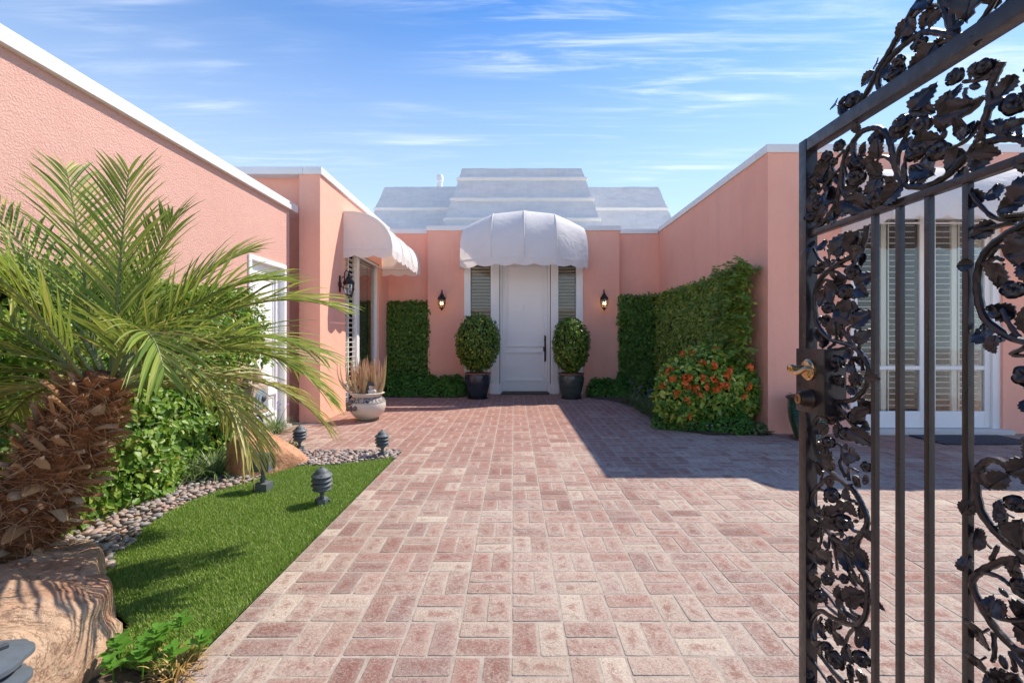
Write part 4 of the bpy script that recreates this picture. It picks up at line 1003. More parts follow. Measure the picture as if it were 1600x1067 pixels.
P,N,T,S = wall_leaves(500, lambda: (rng.uniform(-2.77,-1.86), YREC-rng.uniform(0,.16), 1.96+rng.uniform(-.03,.05)), (0,-.3,1), (.05,.08), .6, .1); leaf_cloud('top_foliage', P,N,T,S,LEAFQ,M_IVY,hl)
P,N,T,S = wall_leaves(400, lambda: (-1.86+rng.uniform(-.02,.035), YREC-rng.uniform(.0,.16), rng.uniform(.0,1.95)), (1,-.4,.3), (.05,.08), .5, .6); leaf_cloud('edge_foliage', P,N,T,S,LEAFQ,M_IVY,hl)

hb = empty('climbing_hedge', (2.75, YREC-.05, 0), 'dark green creeper hedge on the recessed wall right of the right lantern', 'hedge')
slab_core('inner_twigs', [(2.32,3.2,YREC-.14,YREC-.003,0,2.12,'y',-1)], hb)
def f2():
    x = rng.uniform(2.28,3.05); z = rng.uniform(.02,2.17); return (x, YREC-.14-.07*abs(rng.normal())*.6-.05*bump2(x*4,z*4,5), z)
P,N,T,S = wall_leaves(4200, f2, (-.1,-1,.35), (.05,.09)); leaf_cloud('foliage', P,N,T,S,LEAFQ,M_IVY,hb)
P,N,T,S = wall_leaves(500, lambda: (2.30+rng.uniform(-.05,.02), YREC-rng.uniform(.0,.2), rng.uniform(.0,2.15)), (-1,-.4,.3), (.05,.08), .5, .6); leaf_cloud('edge_foliage', P,N,T,S,LEAFQ,M_IVY,hb)

hr2 = empty('climbing_hedge', (XR-.1, 8.2, 0), 'long feathery green creeper covering the side wall of the right wing', 'hedge')
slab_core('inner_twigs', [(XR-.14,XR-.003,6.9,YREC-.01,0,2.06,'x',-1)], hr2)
def f3():
    while True:
        y = YREC-.05-(rng.uniform(0,1)**.8)*4.25; z = rng.uniform(.05,2.2)
        top = 2.08 + .06*bump2(y*2.2,0,7) + (.10 if y < 6.6 else 0)
        if z > top: continue
        dens = 1.0
        if y < 7.2: dens = .62 + .9*bump2(y*4.1, z*4.1, 9)
        if y < 6.35 and z < 1.2: dens *= .8
        if rng.uniform() > dens: continue
        th = .16 + .06*bump2(y*3,z*3,4) + (.06 if y < 7.0 else 0)
        return (XR-th*min(1,.55+abs(rng.normal())*.35), y, z)
P,N,T,S = wall_leaves(17000, f3, (-1,-.35,.3), (.045,.085), .6, .6); leaf_cloud('foliage', P,N,T,S,LEAFQ,M_IVYL,hr2)
P,N,T,S = wall_leaves(1500, lambda: (XR-rng.uniform(0,.22), rng.uniform(6.05,YREC), 2.08+rng.uniform(-.03,.07)), (-.4,-.2,1), (.05,.08), .6, .0); leaf_cloud('top_foliage', P,N,T,S,LEAFQ,M_IVYL,hr2)
# feathery hanging shoots near the free end
sp=[];sn=[];st=[];ss=[]; m_ = MB(); rs = random.Random(11)
for k in range(150):
    y = 5.98 + abs(rs.gauss(0,.42)); z = rs.uniform(.9,2.2); x = XR-.12-rs.random()*.12
    if y > 7.3: continue
    d = Vector((-.55+rs.uniform(-.3,.3), rs.uniform(-.8,.5), rs.uniform(-.2,.7))).normalized(); L = rs.uniform(.16,.34)
    pts=[]; p = Vector((x,y,z)); dd = d.copy()
    for i in range(7):
        pts.append(tuple(p)); p = p + dd*L/6; dd = (dd+Vector((0,0,-.16))).normalized()
    m_.tube(pts, [.004*(1-i/9) for i in range(7)], 4)
    for i in range(1,7):
        for sgn in (-1,1):
            for h in (0,.5):
                q = Vector(pts[i]).lerp(Vector(pts[i-1]), h); side = dd.cross(Vector((0,0,1))).normalized()*sgn
                sp.append(q); sn.append(Vector((0,-.3,1))+Vector([rs.gauss(0,.25) for _ in range(3)])); st.append(side+dd*.5+Vector((0,0,-.3))); ss.append(rs.uniform(.045,.075))
obj('shoot_stems', m_, M_TWIG, hr2, kind='stuff'); leaf_cloud('shoots', sp, sn, st, ss, LEAFQ, M_IVYL, hr2)

# left bright hedge against the garage wall
hg = empty('garden_hedge', (-2.95, 4.0, 0), 'bright green leafy hedge along the garage wall behind the palm', 'hedge')
def gh_top(y): return 1.60 + .05*(y-3.5)/2 + .08*bump2(y*1.6,0,2) if y < 4.9 else 1.66*(max(0,1-((y-4.9)/.72)**2.5))**.5+.0
def gh_th(y, z): return .34 - (.12*max(0,min(1,(y-3.5)*3)) if z < .45 else 0) + .10*bump2(y*1.8,z*1.8,6) + (.10 if z < .55 else 0) - .10*max(0,z-1.1)
rows=[]
for i in range(60):
    y = 1.2 + (4.75-1.2)*i/59; t_ = max(.25, gh_top(y)-.06); row=[]
    for j in range(20):
        v = j/19; z = t_*v; e = (1-v**4)**.5 if v < 1 else 0; row.append((XA+.01+max(.02,(gh_th(y,z)-.09)*e*(.85+.4*bump2(y*6,z*6,3))), y, z))
    rows.append(row)
m_ = MB(); m_.grid(rows); obj('inner_twigs', m_, M_CORE, hg)
def f4():
    while True:
        y = rng.uniform(1.2,5.56); z = rng.uniform(0,1.78)
        if z > gh_top(y)+.03*rng.normal(): continue
        if y > 4.72 and z < .98-.5*max(0,5.0-y)+.05*rng.normal(): continue      # open under the rounded end
        if rng.uniform() > .78+.9*bump2(y*3.3,z*3.3,8): continue
        th = gh_th(y,z); edge = max(0, 1-(z/max(.1,gh_top(y)))**5)**.5
        return (XA+.02+th*edge*(1-abs(rng.normal())*.14)+.02, y, z)
P,N,T,S = wall_leaves(15500, f4, (1,-.25,.55), (.04,.075), .6, .35); leaf_cloud('foliage', P,N,T,S,LEAF,M_HEDGE,hg)
P,N,T,S = wall_leaves(3400, lambda: (lambda y: (XA+rng.uniform(.02,.33), y, gh_top(y)+rng.uniform(-.05,.07)))(rng.uniform(1.2,5.45)), (.3,-.2,1), (.045,.08), .6, .0); leaf_cloud('top_foliage', P,N,T,S,LEAFQ,M_HEDGE,hg)
# larger leaved creeper at its foot
gc = empty('ground_creeper', (-2.85, 3.4, 0), 'large-leaved green creeper at the foot of the hedge beside the pebbles', 'creeper')
def f5():
    while True:
        y = rng.uniform(2.5,3.62); z = abs(rng.normal())*.28
        if z > .85: continue
        th = .40 + .12*bump2(y*2.4,z*2.4,1) - .18*z - .16*max(0,min(1,(3.7-y)/.6))
        return (XA+.02+th*(1-abs(rng.normal())*.10), y, .02+z)
P,N,T,S = wall_leaves(1500, f5, (1,-.4,.7), (.07,.12), .5, .35); leaf_cloud('foliage', P,N,T,S,LEAF,M_HEDGE,gc)

# ------------------------------------------------------------------ low shrubs and tufts
def low_shrub(name, pts, r, h, n, label, mat=M_SHRUB, size=(.05,.085), flowers=None, fmat=M_WPETAL, group=None):
    c = np.mean(np.array(pts), axis=0); root = empty(name, (c[0], c[1], 0), label, 'shrub', group)
    P=[];N=[];m_=MB()
    for (x,y) in pts:
        for _ in range(n//len(pts)):
            d = rng.normal(size=3); d /= np.linalg.norm(d); d[2]=abs(d[2]); k = 1-abs(rng.normal())*.12+.12*bump2(d[0]*2+x,d[1]*2+y,d[2]*2)
            P.append((x+d[0]*r*k, y+d[1]*r*k*.9, .0+d[2]*h*k)); N.append(d)
        bm = bmesh.new(); bmesh.ops.create_icosphere(bm, subdivisions=3, radius=1)
        for v in bm.verts: v.co = Vector((x+v.co.x*r*.78, y+v.co.y*r*.72, max(-.01, v.co.z*h*.78)))
        m_.bm(bm,0,True)
    P=np.array(P);N=np.array(N); N2 = N+rng.normal(size=N.shape)*.5+np.array([0,0,.6]); T = rng.normal(size=N.shape)+N*.8
    obj('inner_twigs', m_, M_CORE, root)
    leaf_cloud('foliage', P,N2,T,rng.uniform(size[0],size[1],len(P)),LEAFQ,mat,root)
    if flowers:
        rr = random.Random(len(label)); k=0; PP=[];NN=[];TT=[];SS=[]
        for _ in range(flowers):
            i = rr.randrange(len(P)); 
            for q in range(5):
                a = q*1.257; PP.append(P[i]+np.array([0,0,.01])); NN.append(np.array([math.cos(a)*.3,-.4+math.sin(a)*.3,1])); TT.append(np.array([math.cos(a),math.sin(a),.15])); SS.append(.022)
        leaf_cloud('flowers', PP,NN,TT,SS,LEAFS,fmat,root,kind='stuff')
    return root
low_shrub('low_shrub', [(-2.55,9.85),(-2.25,9.8),(-2.0,9.85)], .24, .47, 3600, 'low leafy green shrub at the foot of the flat creeper hedge, left of entrance', flowers=5)
low_shrub('low_shrub', [(-1.72,9.78),(-1.42,9.76),(-1.2,9.85)], .23, .45, 3300, 'low leafy green shrub under the left lantern beside the dark blue pot', flowers=6)
low_shrub('low_shrub', [(1.72,9.72),(1.95,9.75),(2.2,9.7)], .22, .40, 2600, 'loose green shrub under the right lantern beside the grey-green pot', flowers=6)
def tuft(name, pts, n, L, h, label, mat=M_STRAP, flowers=0, w=1.0, group=None, cat='grass tuft'):
    c = np.mean(np.array([p[:2] for p in pts]), axis=0); root = empty(name, (c[0],c[1],0), label, cat, group)
    m_ = MB(); rr = random.Random(len(label)*3+1)
    for k in range(n):
        x, y = pts[k % len(pts)][:2]; a = rr.uniform(0,2*math.pi); l = L*rr.uniform(.6,1.1); e = rr.uniform(.5,1.35); r0 = rr.uniform(0,.07)
        p = Vector((x+r0*math.cos(a), y+r0*math.sin(a), 0)); d = Vector((math.cos(a)*math.cos(e), math.sin(a)*math.cos(e), math.sin(e))); sd = Vector((-math.sin(a), math.cos(a), 0)); ww = .0048*w*rr.uniform(.7,1.2)
        vs=[]; 
        for i in range(6):
            u = i/5; k_ = ww*(1-u**2*.95); vs += [p - sd*k_, p + sd*k_]; p = p + d*l/5; d = (d + Vector((0,0,-.34))).normalized()
            if p.z < .015: p.z = .015
        m_.add(vs, [(2*i,2*i+1,2*i+3,2*i+2) for i in range(5)], 0, True)
    obj('blades', m_, mat, root)
    if flowers:
        PP=[];NN=[];TT=[];SS=[]; ms = MB()
        for q in range(flowers):
            x, y = pts[q % len(pts)][:2]; a = rr.uniform(0,6.28); r_ = rr.uniform(.02,L*.55); z = L*rr.uniform(.75,1.1)*h
            ms.tube([(x,y,.02),(x+r_*.6*math.cos(a),y+r_*.6*math.sin(a),z*.7),(x+r_*math.cos(a),y+r_*math.sin(a),z)], .0022, 4)
            for t_ in range(7):
                an = rr.uniform(0,6.28); PP.append((x+r_*math.cos(a)+rr.uniform(-.008,.008), y+r_*math.sin(a)+rr.uniform(-.008,.008), z+rr.uniform(-.012,.014))); NN.append((rr.gauss(0,.5),-.6,1)); TT.append((math.cos(an),math.sin(an),.4)); SS.append(.026)
        obj('flower_stems', ms, M_STRAP, root, kind='stuff'); leaf_cloud('flowers', PP,NN,TT,SS,LEAFS,M_PURPLE,root,kind='stuff')
    return root
x, y = G(300,752); tuft('grass_tuft', [(x,y),(x+.13,y+.1),(x-.15,y+.12),(x+.22,y+.3),(x-.02,y+.3)], 620, .34, 1, 'dense green grass tuft between the creeper and the orange boulder', w=1.1)
x, y = G(430,676); tuft('grass_tuft', [(x,y),(x-.12,y-.35),(x-.05,y+.15)], 340, .32, 1.1, 'grass tuft with purple flowers in front of the white side door', flowers=9)
x, y = G(452,703); tuft('grass_tuft', [(x,y)], 120, .20, 1, 'small spiky tuft right beside the path light near the side door', w=1.3)
def edge_line(a, b, n): return [(a[0]+(b[0]-a[0])*i/(n-1), a[1]+(b[1]-a[1])*i/(n-1)) for i in range(n)]
tl = edge_line(G(975,630), G(1012,652), 5) + edge_line(G(1010,640), G(1046,672), 5)
tl = [(x+.13, y+.05) for x,y in tl] + [(2.55,9.0),(2.5,8.5),(2.55,7.9),(2.6,7.4)]
tuft('flowering_grass', tl, 1500, .34, 1.1, 'strappy dark green border grass with small purple flowers beside the curved brick edge', flowers=22, cat='border plant')
low_shrub('low_shrub', [(2.62,9.3),(2.9,8.7),(2.9,8.0),(2.8,7.2)], .33, .50, 3200, 'low dark shrubs at the foot of the long creeper behind the border grass', mat=M_IVY)
a_ = G(1045,672); b_ = G(1165,681)
lw = [(p[0], p[1]+.17) for p in edge_line(a_, b_, 6)]
low_shrub('low_shrub', lw, .17, .26, 3300, 'low ground cover with tiny white flowers edging the bricks below the ixora', flowers=26, size=(.035,.06))
low_shrub('low_shrub', [(3.02,5.92),(3.12,6.0)], .13, .13, 260, 'small green sprig at the base of the right wing corner', mat=M_STRAP)

# ixora
ix = empty('ixora_bush', (2.63, 6.45, 0), 'rounded bush with orange flower clusters in front of the right wing wall', 'bush')
def scat(n, c, r, j=.1):
    return scatter_ellipsoid(n, c, r, j)
Pa,Na = scat(5200, (2.62,6.42,.52), (.60,.52,.56)); Pb,Nb = scat(1500, (2.2,6.25,.40), (.30,.3,.36)); Pc,Nc = scat(1300, (2.98,6.25,.48), (.26,.26,.42)); Pd,Nd = scat(900,(2.7,6.5,.88),(.3,.3,.24))
P = np.vstack([Pa,Pb,Pc,Pd]); N = np.vstack([Na,Nb,Nc,Nd]); k = P[:,2] > .03; P=P[k]; N=N[k]/np.linalg.norm(N[k],axis=1,keepdims=True)
N2 = N*.8+rng.normal(size=N.shape)*.55+np.array([0,0,.5]); T = N*1.1+rng.normal(size=N.shape)*.6+np.array([0,0,.5])
leaf_cloud('foliage', P,N2,T,rng.uniform(.05,.095,len(P)),LEAF,M_IXORA,ix)
m_ = MB()
for c, r in (((2.62,6.42,.5),(.46,.4,.46)),((2.22,6.27,.38),(.2,.2,.26)),((2.95,6.27,.44),(.17,.17,.3))):
    bm = bmesh.new(); bmesh.ops.create_icosphere(bm, subdivisions=3, radius=1)
    for v in bm.verts: v.co = Vector((c[0]+v.co.x*r[0], c[1]+v.co.y*r[1], max(0,c[2]+v.co.z*r[2])))
    m_.bm(bm,0,True)
obj('inner_twigs', m_, M_CORE, ix)
fl_me = []
for v_ in range(5):
    n = 46; d = rng.normal(size=(n,3)); d/=np.linalg.norm(d,axis=1,keepdims=True); d[:,2]=np.abs(d[:,2])*.8
    P_ = d*np.array([.034,.034,.026])*rng.uniform(.8,1.1,(n,1))
    o = leaf_cloud('tmp', P_, d+rng.normal(size=(n,3))*.2, rng.normal(size=(n,3)), rng.uniform(.017,.026,n), ([(-.0,0,0),(-.45,.5,.03),(.45,.5,.03),(0,1,0)],[(0,2,3,1)]), M_ORANGE)
    fl_me.append(o.data); bpy.data.objects.remove(o)
flp = [(1037,604),(1045,582),(1071,600),(1073,626),(1058,615),(1080,607),(1093,617),(1090,607),(1097,590),(1078,590),(1083,657),(1077,650),(1115,592),(1120,608),(1125,601),(1114,571),(1116,571),(1119,546),(1162,620),(1170,604),(1172,574),(1138,588),(1141,579),(1134,602),(1068,553),(1082,553),(1097,568),(1104,605),(1070,590),(1052,592),(1048,578)]
for (px,py) in flp:                                  # on the side of the bush that faces the court
    dirv = np.array([(px-VX)/F, 1, (VY-py)/F]); best=None
    for (c, r) in (((2.62,6.42,.52),(.60,.52,.56)),((2.2,6.25,.40),(.30,.3,.36)),((2.98,6.25,.48),(.26,.26,.42)),((2.7,6.5,.88),(.3,.3,.24))):
        oc = (np.array([0,0,H])-np.array(c))/np.array(r); dd = dirv/np.array(r); A=dd@dd; B=2*oc@dd; Cc=oc@oc-1; D=B*B-4*A*Cc
        if D>0:
            t_=(-B-math.sqrt(D))/(2*A); best = t_ if best is None else min(best,t_)
    t_ = best if best else 5.95
    p = np.array([0,0,H])+dirv*(t_-.02)
    inst('flower_cluster', fl_me[rs.randrange(5)], tuple(p), (R(60)+rs.uniform(-.4,.4), rs.uniform(-.4,.4), rs.uniform(0,6)), ix, (1.35,)*3)
PP=[];NN=[];TT=[];SS=[]
m_=MB(); P_=rng.normal(size=(10,3))*.012+np.array(G(1082,664)+(0.05,))

# ------------------------------------------------------------------ boulders
def m_rock(name, stops, red, strata=7):
    t = NT(name); P = t.coord(); f = t.noise(2.6, 9, .68, dist=.5, sc=(1,1,1.5)); c = t.ramp(f, stops)
    st = t.noise(strata*.6, 9, .72, sc=(.8,1,2.2), dist=.5); c = t.mix(t.math('MULTIPLY', t.ramp(st, [(.48,(0,0,0)),(.62,(1,1,1))]), .40), c, red)
    crk = t.noise(3.2, 9, .72, dist=2.5); ck = t.ramp(crk, [(.488,(0,0,0)),(.5,(1,1,1)),(.512,(0,0,0))]); c = t.mix(t.math('MULTIPLY', ck, .8), c, (.20,.11,.07)); lay = t.noise(3, 8, .7, sc=(2,14,14), dist=.5); c = t.mix(t.math('MULTIPLY', t.ramp(lay, [(.47,(0,0,0)),(.55,(1,1,1))]), .18), c, (.30,.16,.10))
    n = t.bump(t.noise(9, 9, .7, dist=.8), .8, .03); n = t.bump(t.math('SUBTRACT', 1, ck), .6, .012, n); n = t.bump(lay, .15, .008, n); n = t.bump(t.noise(110, 5, .7), .5, .004, n)
    return t.set(c, .85, 0, n, .25)
M_ROCK = m_rock('banded_sandstone', [(.28,(.36,.17,.10)),(.42,(.50,.30,.19)),(.55,(.56,.40,.27)),(.72,(.52,.36,.25))], (.44,.20,.12))
M_ROCK2 = m_rock('orange_sandstone', [(.3,(.52,.24,.13)),(.6,(.60,.31,.18)),(.8,(.55,.33,.22))], (.48,.22,.14), 2)
def rock(name, outline, c, hfun, mat, label, power=4.0, noise_a=.05, seed=0):
    NS, NR = 180, 46; pts=[]; per=[]
    # resample closed outline by angle
    for k in range(NS):
        a = 2*math.pi*k/NS; d = (math.cos(a), math.sin(a)); best=.1
        n = len(outline)
        for i in range(n):
            (x1,y1),(x2,y2) = outline[i],outline[(i+1)%n]; x1-=c[0];x2-=c[0];y1-=c[1];y2-=c[1]
            ex,ey = x2-x1,y2-y1; den = d[0]*ey-d[1]*ex
            if abs(den)<1e-9: continue
            t_ = (x1*ey-y1*ex)/den; s_ = (x1*d[1]-y1*d[0])/den
            if t_>0 and -1e-6<=s_<=1+1e-6: best=max(best,t_)
        per.append(best)
    per = [sum(per[(k+q)%NS] for q in range(-3,4))/7 for k in range(NS)]
    rows=[]
    for i in range(NR+1):
        u = i/NR; row=[]
        if u < .72: s = u/.72*.93; vz = 1-(s)**power*.16
        else: q=(u-.72)/.28; s = .93+.07*math.sin(q*math.pi/2)+.0; vz = (1-.93**power*.16)*(1-q**1.3)-.08*q
        for k in range(NS):
            a = 2*math.pi*k/NS; r = per[k]*s; x=c[0]+r*math.cos(a); y=c[1]+r*math.sin(a); z = hfun(x,y)*vz
            p = Vector((x,y,z)); nv = Vector((x*2.2+seed,y*2.2,z*3)); 
            a1 = noise.fractal(nv, .9, 2.1, 4); a2 = noise.noise(Vector((x*1.1,y*5+z*5,seed)))
            led = math.floor((z*14+a1*2.2))/14 ; 
            cell = noise.cell_vector(Vector((x*4.5+a1*.8, y*4.5+a1*.6, seed)))[0]; tr_ = noise.noise(Vector((x*1.5+y*.9+seed, y*2.4-x*.7, .3+z))) * 4 + a1*.5; fl_ = math.floor(tr_); sm_ = min(1,(tr_-fl_)*5); off = noise_a*(a1*.45+a2*.3) + noise_a*.42*(fl_+sm_) + noise_a*.25*(cell-.5)
            fade = 1 if u<.95 else max(.3,(1-u)*14+.3)
            ca, sa = math.cos(a), math.sin(a); side = min(1,max(0,(u-.6)*3))
            p += Vector((ca*side*off, sa*side*off, off*(1-.5*side)*fade)); rdg = abs(noise.noise(Vector((x*3.3,y*3.3,seed+4))))
            p.z -= noise_a*.5*max(0,.12-rdg)*8*(1-side)
            row.append(tuple(p))
        rows.append(row)
    m_ = MB(); m_.grid(rows, wrap=True)
    return obj(name, m_, mat, label=label, cat='boulder', origin=(c[0],c[1],0), sharp=60)
out1 = [(-1.42,1.0),(-1.46,1.35),(-1.49,1.60),(-1.54,1.76),(-1.64,1.95),(-1.76,2.05),(-1.95,2.22),(-2.05,2.36),(-2.2,2.5),(-2.34,2.50),(-2.38,2.35),(-2.25,2.10),(-2.5,1.9),(-2.8,1.7),(-2.8,1.0),(-2.0,.75)]
rock('boulder', out1, (-1.95,1.62), lambda x,y: .25-.07*max(0,(y-1.9))*1.6-.05*max(0,x+1.75), M_ROCK, 'large flat-topped tan and red boulder in the bottom left corner', noise_a=.05, seed=3)
c2 = (-2.28,4.15)
out2 = [(-2.50,4.04),(-2.32,3.98),(-2.14,4.1),(-1.98,4.42),(-2.04,4.64),(-2.35,4.66),(-2.52,4.5)]
rock('boulder', out2, c2, lambda x,y: max(.03, .36-.70*max(0,x+2.36)-.5*max(0,-2.40-x)-.25*max(0,y-4.3)), M_ROCK2, 'smooth orange wedge-shaped boulder behind the flood light', noise_a=.028, seed=9)

# ------------------------------------------------------------------ lawn, pebbles
gpx = [(612,716),(560,723),(522,728),(480,729),(447,732),(418,742),(396,755),(351,765),(304,783),(256,805),(218,831),(209,852),(190,862),(172,868)]
lawn_edge = [G(*p) for p in gpx]
lawn_poly = [(XE-.008,1.66)] + [(XE-.008, lawn_edge[0][1])] + lawn_edge + [(-1.95,2.2),(-1.6,1.95),(-1.5,1.78),(-1.45,1.72)]
sheet('lawn_base', lawn_poly, -.006, simple('turf_backing', (.05,.085,.02), .9, bump=.5), step=.12)
xs = [p[0] for p in lawn_poly]; ys = [p[1] for p in lawn_poly]
P=[]; NB=0
cand = np.c_[rng.uniform(min(xs),max(xs),260000), rng.uniform(min(ys),max(ys),260000)]
def inpoly_np(pts, poly):
    x, y = pts[:,0], pts[:,1]; c = np.zeros(len(pts), bool); n = len(poly)
    for i in range(n):
        x1,y1 = poly[i]; x2,y2 = poly[(i+1)%n]
        cond = ((y1 > y) != (y2 > y)) & (x < (x2-x1)*(y-y1)/((y2-y1) if y2!=y1 else 1e-9)+x1); c ^= cond
    return c
area_c = (max(xs)-min(xs))*(max(ys)-min(ys))
cand = cand[inpoly_np(cand, lawn_poly)]
# thin with distance: blades get wider farther away
keep = rng.uniform(size=len(cand)) < np.clip(2.6/cand[:,1], .35, 1)
cand = cand[keep]; print('blades', len(cand))
n = len(cand); wide = np.clip(cand[:,1]/2.2, .9, 2.0)
P = np.c_[cand, np.full(n,-.004)]
az = rng.uniform(0,2*np.pi,n); lean = rng.uniform(.1,.95,n)
T = np.c_[np.cos(az)*lean, np.sin(az)*lean, np.ones(n)]; N = np.c_[np.cos(az),np.sin(az),-lean*.5]*1.0 + rng.normal(size=(n,3))*.25
patch = np.array([noise.noise((x*2.5,y*2.5,0)) for x,y in cand[:,:2]])
leaf_cloud('lawn_grass', P, N, T, rng.uniform(.022,.036,n)*(1+.25*patch), ([(-.055,0,0),(.055,0,0),(-.045,.55,.05),(.045,.55,.05),(0,1,.22)],[(0,1,3,2),(2,3,4)]), M_GRASS, None, kind='stuff')
# pebbles
def m_pebble():
    t = NT('river_pebble'); r = t.rnd()
    c = t.ramp(r, [(0,(.16,.15,.155)),(.2,(.30,.27,.25)),(.38,(.38,.27,.22)),(.55,(.22,.21,.22)),(.7,(.45,.34,.28)),(.85,(.34,.20,.16)),(.95,(.48,.44,.38)),(1,(.2,.2,.22))])
    c = t.mix(t.math('MULTIPLY', t.ramp(t.noise(60,4,.7),[(.45,(0,0,0)),(.7,(1,1,1))]), .3), c, (.45,.40,.35))
    return t.set(c, .6, 0, t.bump(t.noise(120,3), .2, .002), .35)
M_PEB = m_pebble()
peb_poly = [(XA+.02,2.1),(XA+.02,YBED-.02),(XE-.01,YBED-.02),(XE-.01,lawn_edge[0][1]-.02)] + lawn_edge + [(-2.05,2.45),(-2.4,2.2)]
sheet('pebble_bed', peb_poly, -.012, M_SOIL, step=.15); pb_root = bpy.data.objects['pebble_bed']
peb=[]; grid_ = {}
tries = 0
while tries < 42000:
    tries += 1
    x = rng.uniform(XA, XE); y = rng.uniform(2.1, YBED-.02)
    if not inpoly(x, y, peb_poly): continue
    if x < -2.97 and y < 4.6 : continue
    s = rng.uniform(.013,.027); lvl = 0 if tries < 26000 else 1
    ok = True; gx_, gy_ = int(x/.06), int(y/.06)
    for i in (-1,0,1):
        for j in (-1,0,1):
            for (x2,y2,s2,l2) in grid_.get((gx_+i,gy_+j,lvl),()):
                if (x-x2)**2+(y-y2)**2 < ((s+s2)*.78)**2: ok=False
    if lvl == 1 and rng.uniform() < .5: ok = False
    if not ok: continue
    grid_.setdefault((gx_,gy_,lvl),[]).append((x,y,s,lvl)); peb.append((x,y,s,lvl))
print('pebbles', len(peb))
pv=[]
for k in range(10):
    bm = bmesh.new(); bmesh.ops.create_icosphere(bm, subdivisions=2, radius=1)
    sx_, sy_, sz_ = 1.15+.25*rs.random(), .85+.15*rs.random(), .5+.15*rs.random()
    for v in bm.verts:
        nn = 1+.12*noise.noise(v.co*1.5+Vector((k*7,0,0))); v.co = Vector((v.co.x*sx_, v.co.y*sy_, v.co.z*sz_))*nn
    pv.append(([v.co.copy() for v in bm.verts], [[v.index for v in f.verts] for f in bm.faces])); bm.free()
pm=[]
for v,f in pv:
    m_=MB(); m_.add(v,f,0,True); me=mesh_from(m_,'pebble'); me.materials.append(M_PEB); pm.append(me)
bm = None
def vis(p): return p[2]*p[2]/p[1]**3 * (1 if p[0]*F/p[1]+VX > 100 else 0)
peb.sort(key=vis, reverse=True)
mbp = MB()
for i,(x,y,s,lvl) in enumerate(peb):
    rz = rs.uniform(0,6.28); rx = rs.gauss(0,.2); ry = rs.gauss(0,.2); z = -.002 + s*.25 + lvl*.020; k = rs.randrange(10)
    if i < 300: inst('pebble', pm[k], (x,y,z), (rx,ry,rz), pb_root, (s,s,s))
    else:
        M = Matrix.Translation((x,y,z)) @ Euler((rx,ry,rz)).to_matrix().to_4x4() @ Matrix.Scale(s,4); v,f = pv[k]
        mbp.add([tuple(M@q) for q in v], f, 0, True)
obj('pebbles', mbp, M_PEB, pb_root, kind='stuff')

# dry bits blown over the pebbles and the joints of the paving
P=[];N=[];T=[];S=[]
for k in range(330):
    if k < 90: x_, y_ = rs.uniform(-2.95,-1.9), rs.uniform(2.6,4.9); z_ = .045
    elif k < 180: x_ = XE+abs(rs.gauss(0,.10)); y_ = rs.uniform(1.6,5.2); z_ = .004
    elif k < 290: t_ = rs.random(); a_, b_ = ((G(1003,646),G(1068,674)) if t_ < .5 else (G(1068,674),G(1200,681))); q_ = rs.random(); x_ = a_[0]+(b_[0]-a_[0])*q_-abs(rs.gauss(0,.25)); y_ = a_[1]+(b_[1]-a_[1])*q_-abs(rs.gauss(0,.30)); z_ = .004
    else: x_, y_, z_ = rs.uniform(-1.1,3), rs.uniform(1.7,9), .004
    if k < 90 and not inpoly(x_, y_, peb_poly): continue
    P.append((x_,y_,z_)); N.append((rs.gauss(0,.25),rs.gauss(0,.25),1)); a_=rs.uniform(0,6.28); T.append((math.cos(a_),math.sin(a_),.1)); S.append(rs.uniform(.010,.030) if k<90 else rs.uniform(.006,.016))
leaf_cloud('leaf_litter', P,N,T,S,LEAFQ,leafmat('dry_leaf', [(0,(.16,.08,.03)),(.5,(.45,.28,.08)),(.8,(.55,.38,.12)),(1,(.55,.16,.05))], rough=.8, trans=.1, tcol=(.6,.4,.15)),None,kind='stuff')

# small bright plant in the bottom left corner
x, y = G(222,1058); yp = empty('young_plant', (x,y,0), 'young bright green plant between the near boulder and the brick edge', 'plant')
P=[];N=[];T=[];S=[]; m_=MB()
for k in range(10):
    a = k*2.4; r_ = .048*math.sqrt(k); bx_, by_ = x-.01+r_*1.1*math.cos(a), y+.06+r_*.8*math.sin(a); h_ = .05+.10*rs.random()
    m_.tube([(bx_,by_,-.01),(bx_+.01*math.cos(a),by_,h_*.6),(bx_+.015*math.cos(a),by_+.01*math.sin(a),h_)], .0028, 5)
    for q in range(3):
        for w_ in range(3):
            an = w_*2.09+q*.7+k+rs.random(); P.append((bx_+.015*math.cos(a), by_+.01*math.sin(a), h_-.018*q)); N.append((math.cos(an)*-.35,math.sin(an)*-.35,1)); T.append((math.cos(an),math.sin(an),.30)); S.append(.026+.012*q+.012*rs.random())
obj('stems', m_, M_BASIL, yp, kind='stuff'); 
OVAL = ([(0,0,0),(-.22,.2,.05),(.22,.2,.05),(0,.25,0),(-.34,.5,.06),(.34,.5,.06),(0,.5,-.01),(-.27,.78,.02),(.27,.78,.02),(0,.8,-.03),(0,1,-.07)],[(0,3,1),(0,2,3),(1,3,6,4),(3,2,5,6),(4,6,9,7),(6,5,8,9),(7,9,10),(9,8,10)])
yl = leaf_cloud('leaves', P,N,T,S,OVAL,M_BASIL,yp); yl.data.polygons.foreach_set('use_smooth', np.ones(len(yl.data.polygons), bool))
x2, y2 = G(262,1062); tuft('dry_sprigs', [(x2,y2+.05),(x2+.03,y2+.0),(x2-.03,y2+.1)], 150, .075, 1, 'dry yellow sprigs beside the young green plant at the brick edge', mat=M_DRY, w=.8, cat='dried plant')

